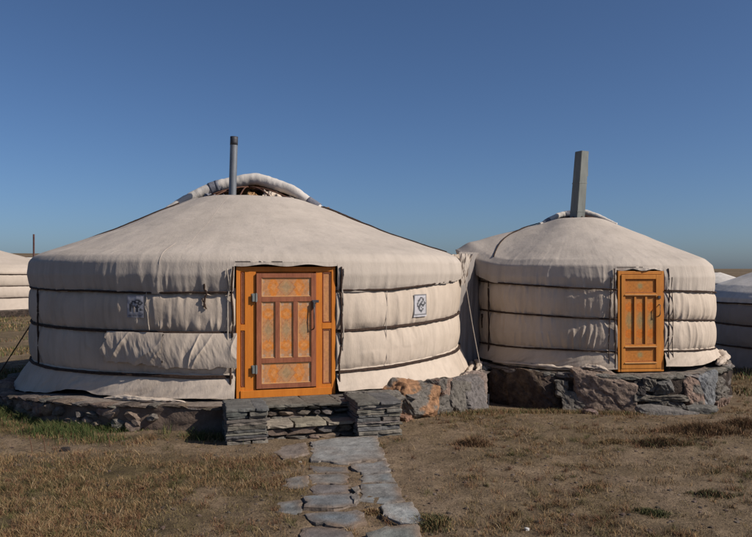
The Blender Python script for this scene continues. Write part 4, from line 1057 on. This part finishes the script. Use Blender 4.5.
# distant meadow on both sides
n = 30000; y = 11 + rs.rand(n) ** 1.6 * 22; x = np.where(rs.rand(n) < .6, -1, 1) * y * rs.uniform(.42, .6, n)
k = rs.rand(n) < SS(.3, .55, FB(x * .6, y * .6, 77, 3)); x, y = x[k], y[k]
g3 = blades(x, y, rs.uniform(.05, .12, len(x)), rs.uniform(.01, .02, len(x)), pal(len(x), GRN[:3] + DRY, [1.5, 2, 2.5, 2, 2, 2, .6, 1], rs), 1.0, 5)
kind(link('green_grass', blade_mesh('green_grass', np.concatenate([g1[0], g2[0], g3[0]]), np.concatenate([g1[1], g2[1], g3[1]])), M_GRASS, None, False), 'stuff')
# gravel and clods
pl = Pile(); n = 5200
yy_ = 3.9 + rs.rand(n) ** 1.3 * 6.5; xx_ = (rs.rand(n) * 2 - 1) * (.55 * yy_ + .3); ok = allowed(xx_, yy_, .01)
tmpl = [rock_geo((1, 1, .7), 800 + i, 6, 1) for i in range(6)]
for i in np.nonzero(ok)[0]:
    s_ = .006 + .03 * rs.rand() ** 4; co, f = tmpl[i % 6]
    co = rot3(co, 0, 0, rs.rand() * 6) * s_ + np.array([xx_[i], yy_[i], 0])
    pl.add(co, f, jitc(((.16, .115, .085), (.12, .09, .07), (.2, .15, .12), (.1, .08, .065), (.3, .27, .24))[rs.choice(5, p=[.36, .26, .22, .15, .01])], rs))
co, f = join_np(pl.p); co[:, 2] += hgt(co[:, 0], co[:, 1])
kind(link('gravel', mesh_np('gravel', co, f, np.concatenate(pl.c)), M_STONE, None, False), 'stuff')
# low shrubs
RUST = [(.20, .11, .06), (.15, .085, .045), (.25, .16, .085), (.12, .085, .045)]
OLV = [(.08, .085, .035), (.11, .105, .045), (.055, .055, .022)]
def shrub(px, py, rx, ry, h, cols, lab, seed, n=900):
    X_, Y_ = gp(px, py, -.03); r2 = np.random.RandomState(seed)
    q = r2.randn(n, 2) * np.array([rx, ry]) * .45; x, y = X_ + q[:, 0], Y_ + q[:, 1]
    d = np.hypot(q[:, 0] / rx, q[:, 1] / ry); hh = h * np.clip(1.05 - d * .8, .2, 1) * r2.uniform(.5, 1.1, n)
    co, c = blades(x, y, hh, r2.uniform(.004, .008, n), pal(n, cols, [1] * len(cols), r2), 1.1, seed)
    z0 = float(hgt(X_, Y_)); co = co - np.array([X_, Y_, z0])
    o = link('low_shrub', blade_mesh('low_shrub', co, c), M_GRASS, None, False); o.location = (X_, Y_, z0)
    tag(o, lab, 'shrub', 'low dry shrubs on the bare ground')
shrub(472, 449, .22, .12, .13, RUST, 'brown cushion shrub on bare soil between the path and the platform', 1, 1300)
shrub(700, 437, .62, .20, .16, RUST, 'widest rust coloured shrub below the right corner of the small platform', 2, 3600)
shrub(660, 448, .40, .14, .11, RUST + OLV[:1], 'rusty shrub just in front of the widest one', 3, 2000)
shrub(612, 447, .20, .09, .06, DRY[:3], 'straw coloured low tuft left of the rusty shrubs', 4, 800)
shrub(745, 430, .35, .2, .17, RUST, 'dark rust shrub at the right edge near the grey tent', 5, 1800)
shrub(652, 518, .17, .11, .06, OLV, 'grey green tuft near the bottom right of the bare ground', 6, 800)
shrub(712, 500, .24, .12, .07, OLV + RUST[:2], 'olive tuft above the bottom right corner', 7, 900)
shrub(592, 492, .18, .08, .05, RUST, 'sparse reddish tuft on the open soil right of centre', 8, 600)
shrub(432, 528, .2, .18, .10, OLV + DRY[:2], 'green brown tuft touching the bottom right flagstone', 9, 1000)
shrub(372, 516, .10, .07, .05, DRY, 'yellow tuft growing in the gap between flagstones', 10, 600)
shrub(205, 441, .3, .12, .10, GRN + DRY[:2], 'green tuft in the shadow left of the left slate pillar', 11, 1000)
shrub(120, 433, .4, .16, .15, GRN, 'bright green clump before the broken low platform edge', 12, 1500)
# dry stalks
for i, (px, py, h) in enumerate([(32, 452, .16), (45, 450, .17), (110, 449, .13)]):
    X_, Y_ = gp(px, py); z0 = float(hgt(X_, Y_)); q = np.linspace(0, 1, 8)
    o = link('dry_stalk', tube(np.stack([-.03 * q ** 2, 0 * q, h * q], -1), .004, 5), M_WOODDARK); o.location = (X_, Y_, z0)
    tag(o, ['leftmost thin dry stalk standing on the bare strip', 'middle thin dry stalk on the bare strip', 'right thin dry stalk standing apart on the bare strip'][i], 'dry stalk', 'dry stalks')
# stones in the far left meadow
for i, (px, py, s_) in enumerate([(4, 311, .35), (10, 313, .3), (15, 311, .4), (21, 312, .3)]):
    X_, Y_ = gp(px, py + 3, 0); co, f = rock_geo((s_, s_, s_ * .7), 950 + i, 8, 2); co = co + np.array([X_, Y_, float(hgt(X_, Y_)) + s_ * .2])
    o = link('field_stone', mesh_np('field_stone', co, f, np.tile(np.array(PALE), (len(co), 1))), M_STONE, None, False)
    tag(o, ['leftmost pale stone of the row before the distant left tent', 'second pale stone from the left edge in the far row', 'largest pale stone of the row before the distant left tent', 'rightmost pale stone of the far row, nearest the large tent'][i], 'stone', 'row of pale stones in the far meadow')
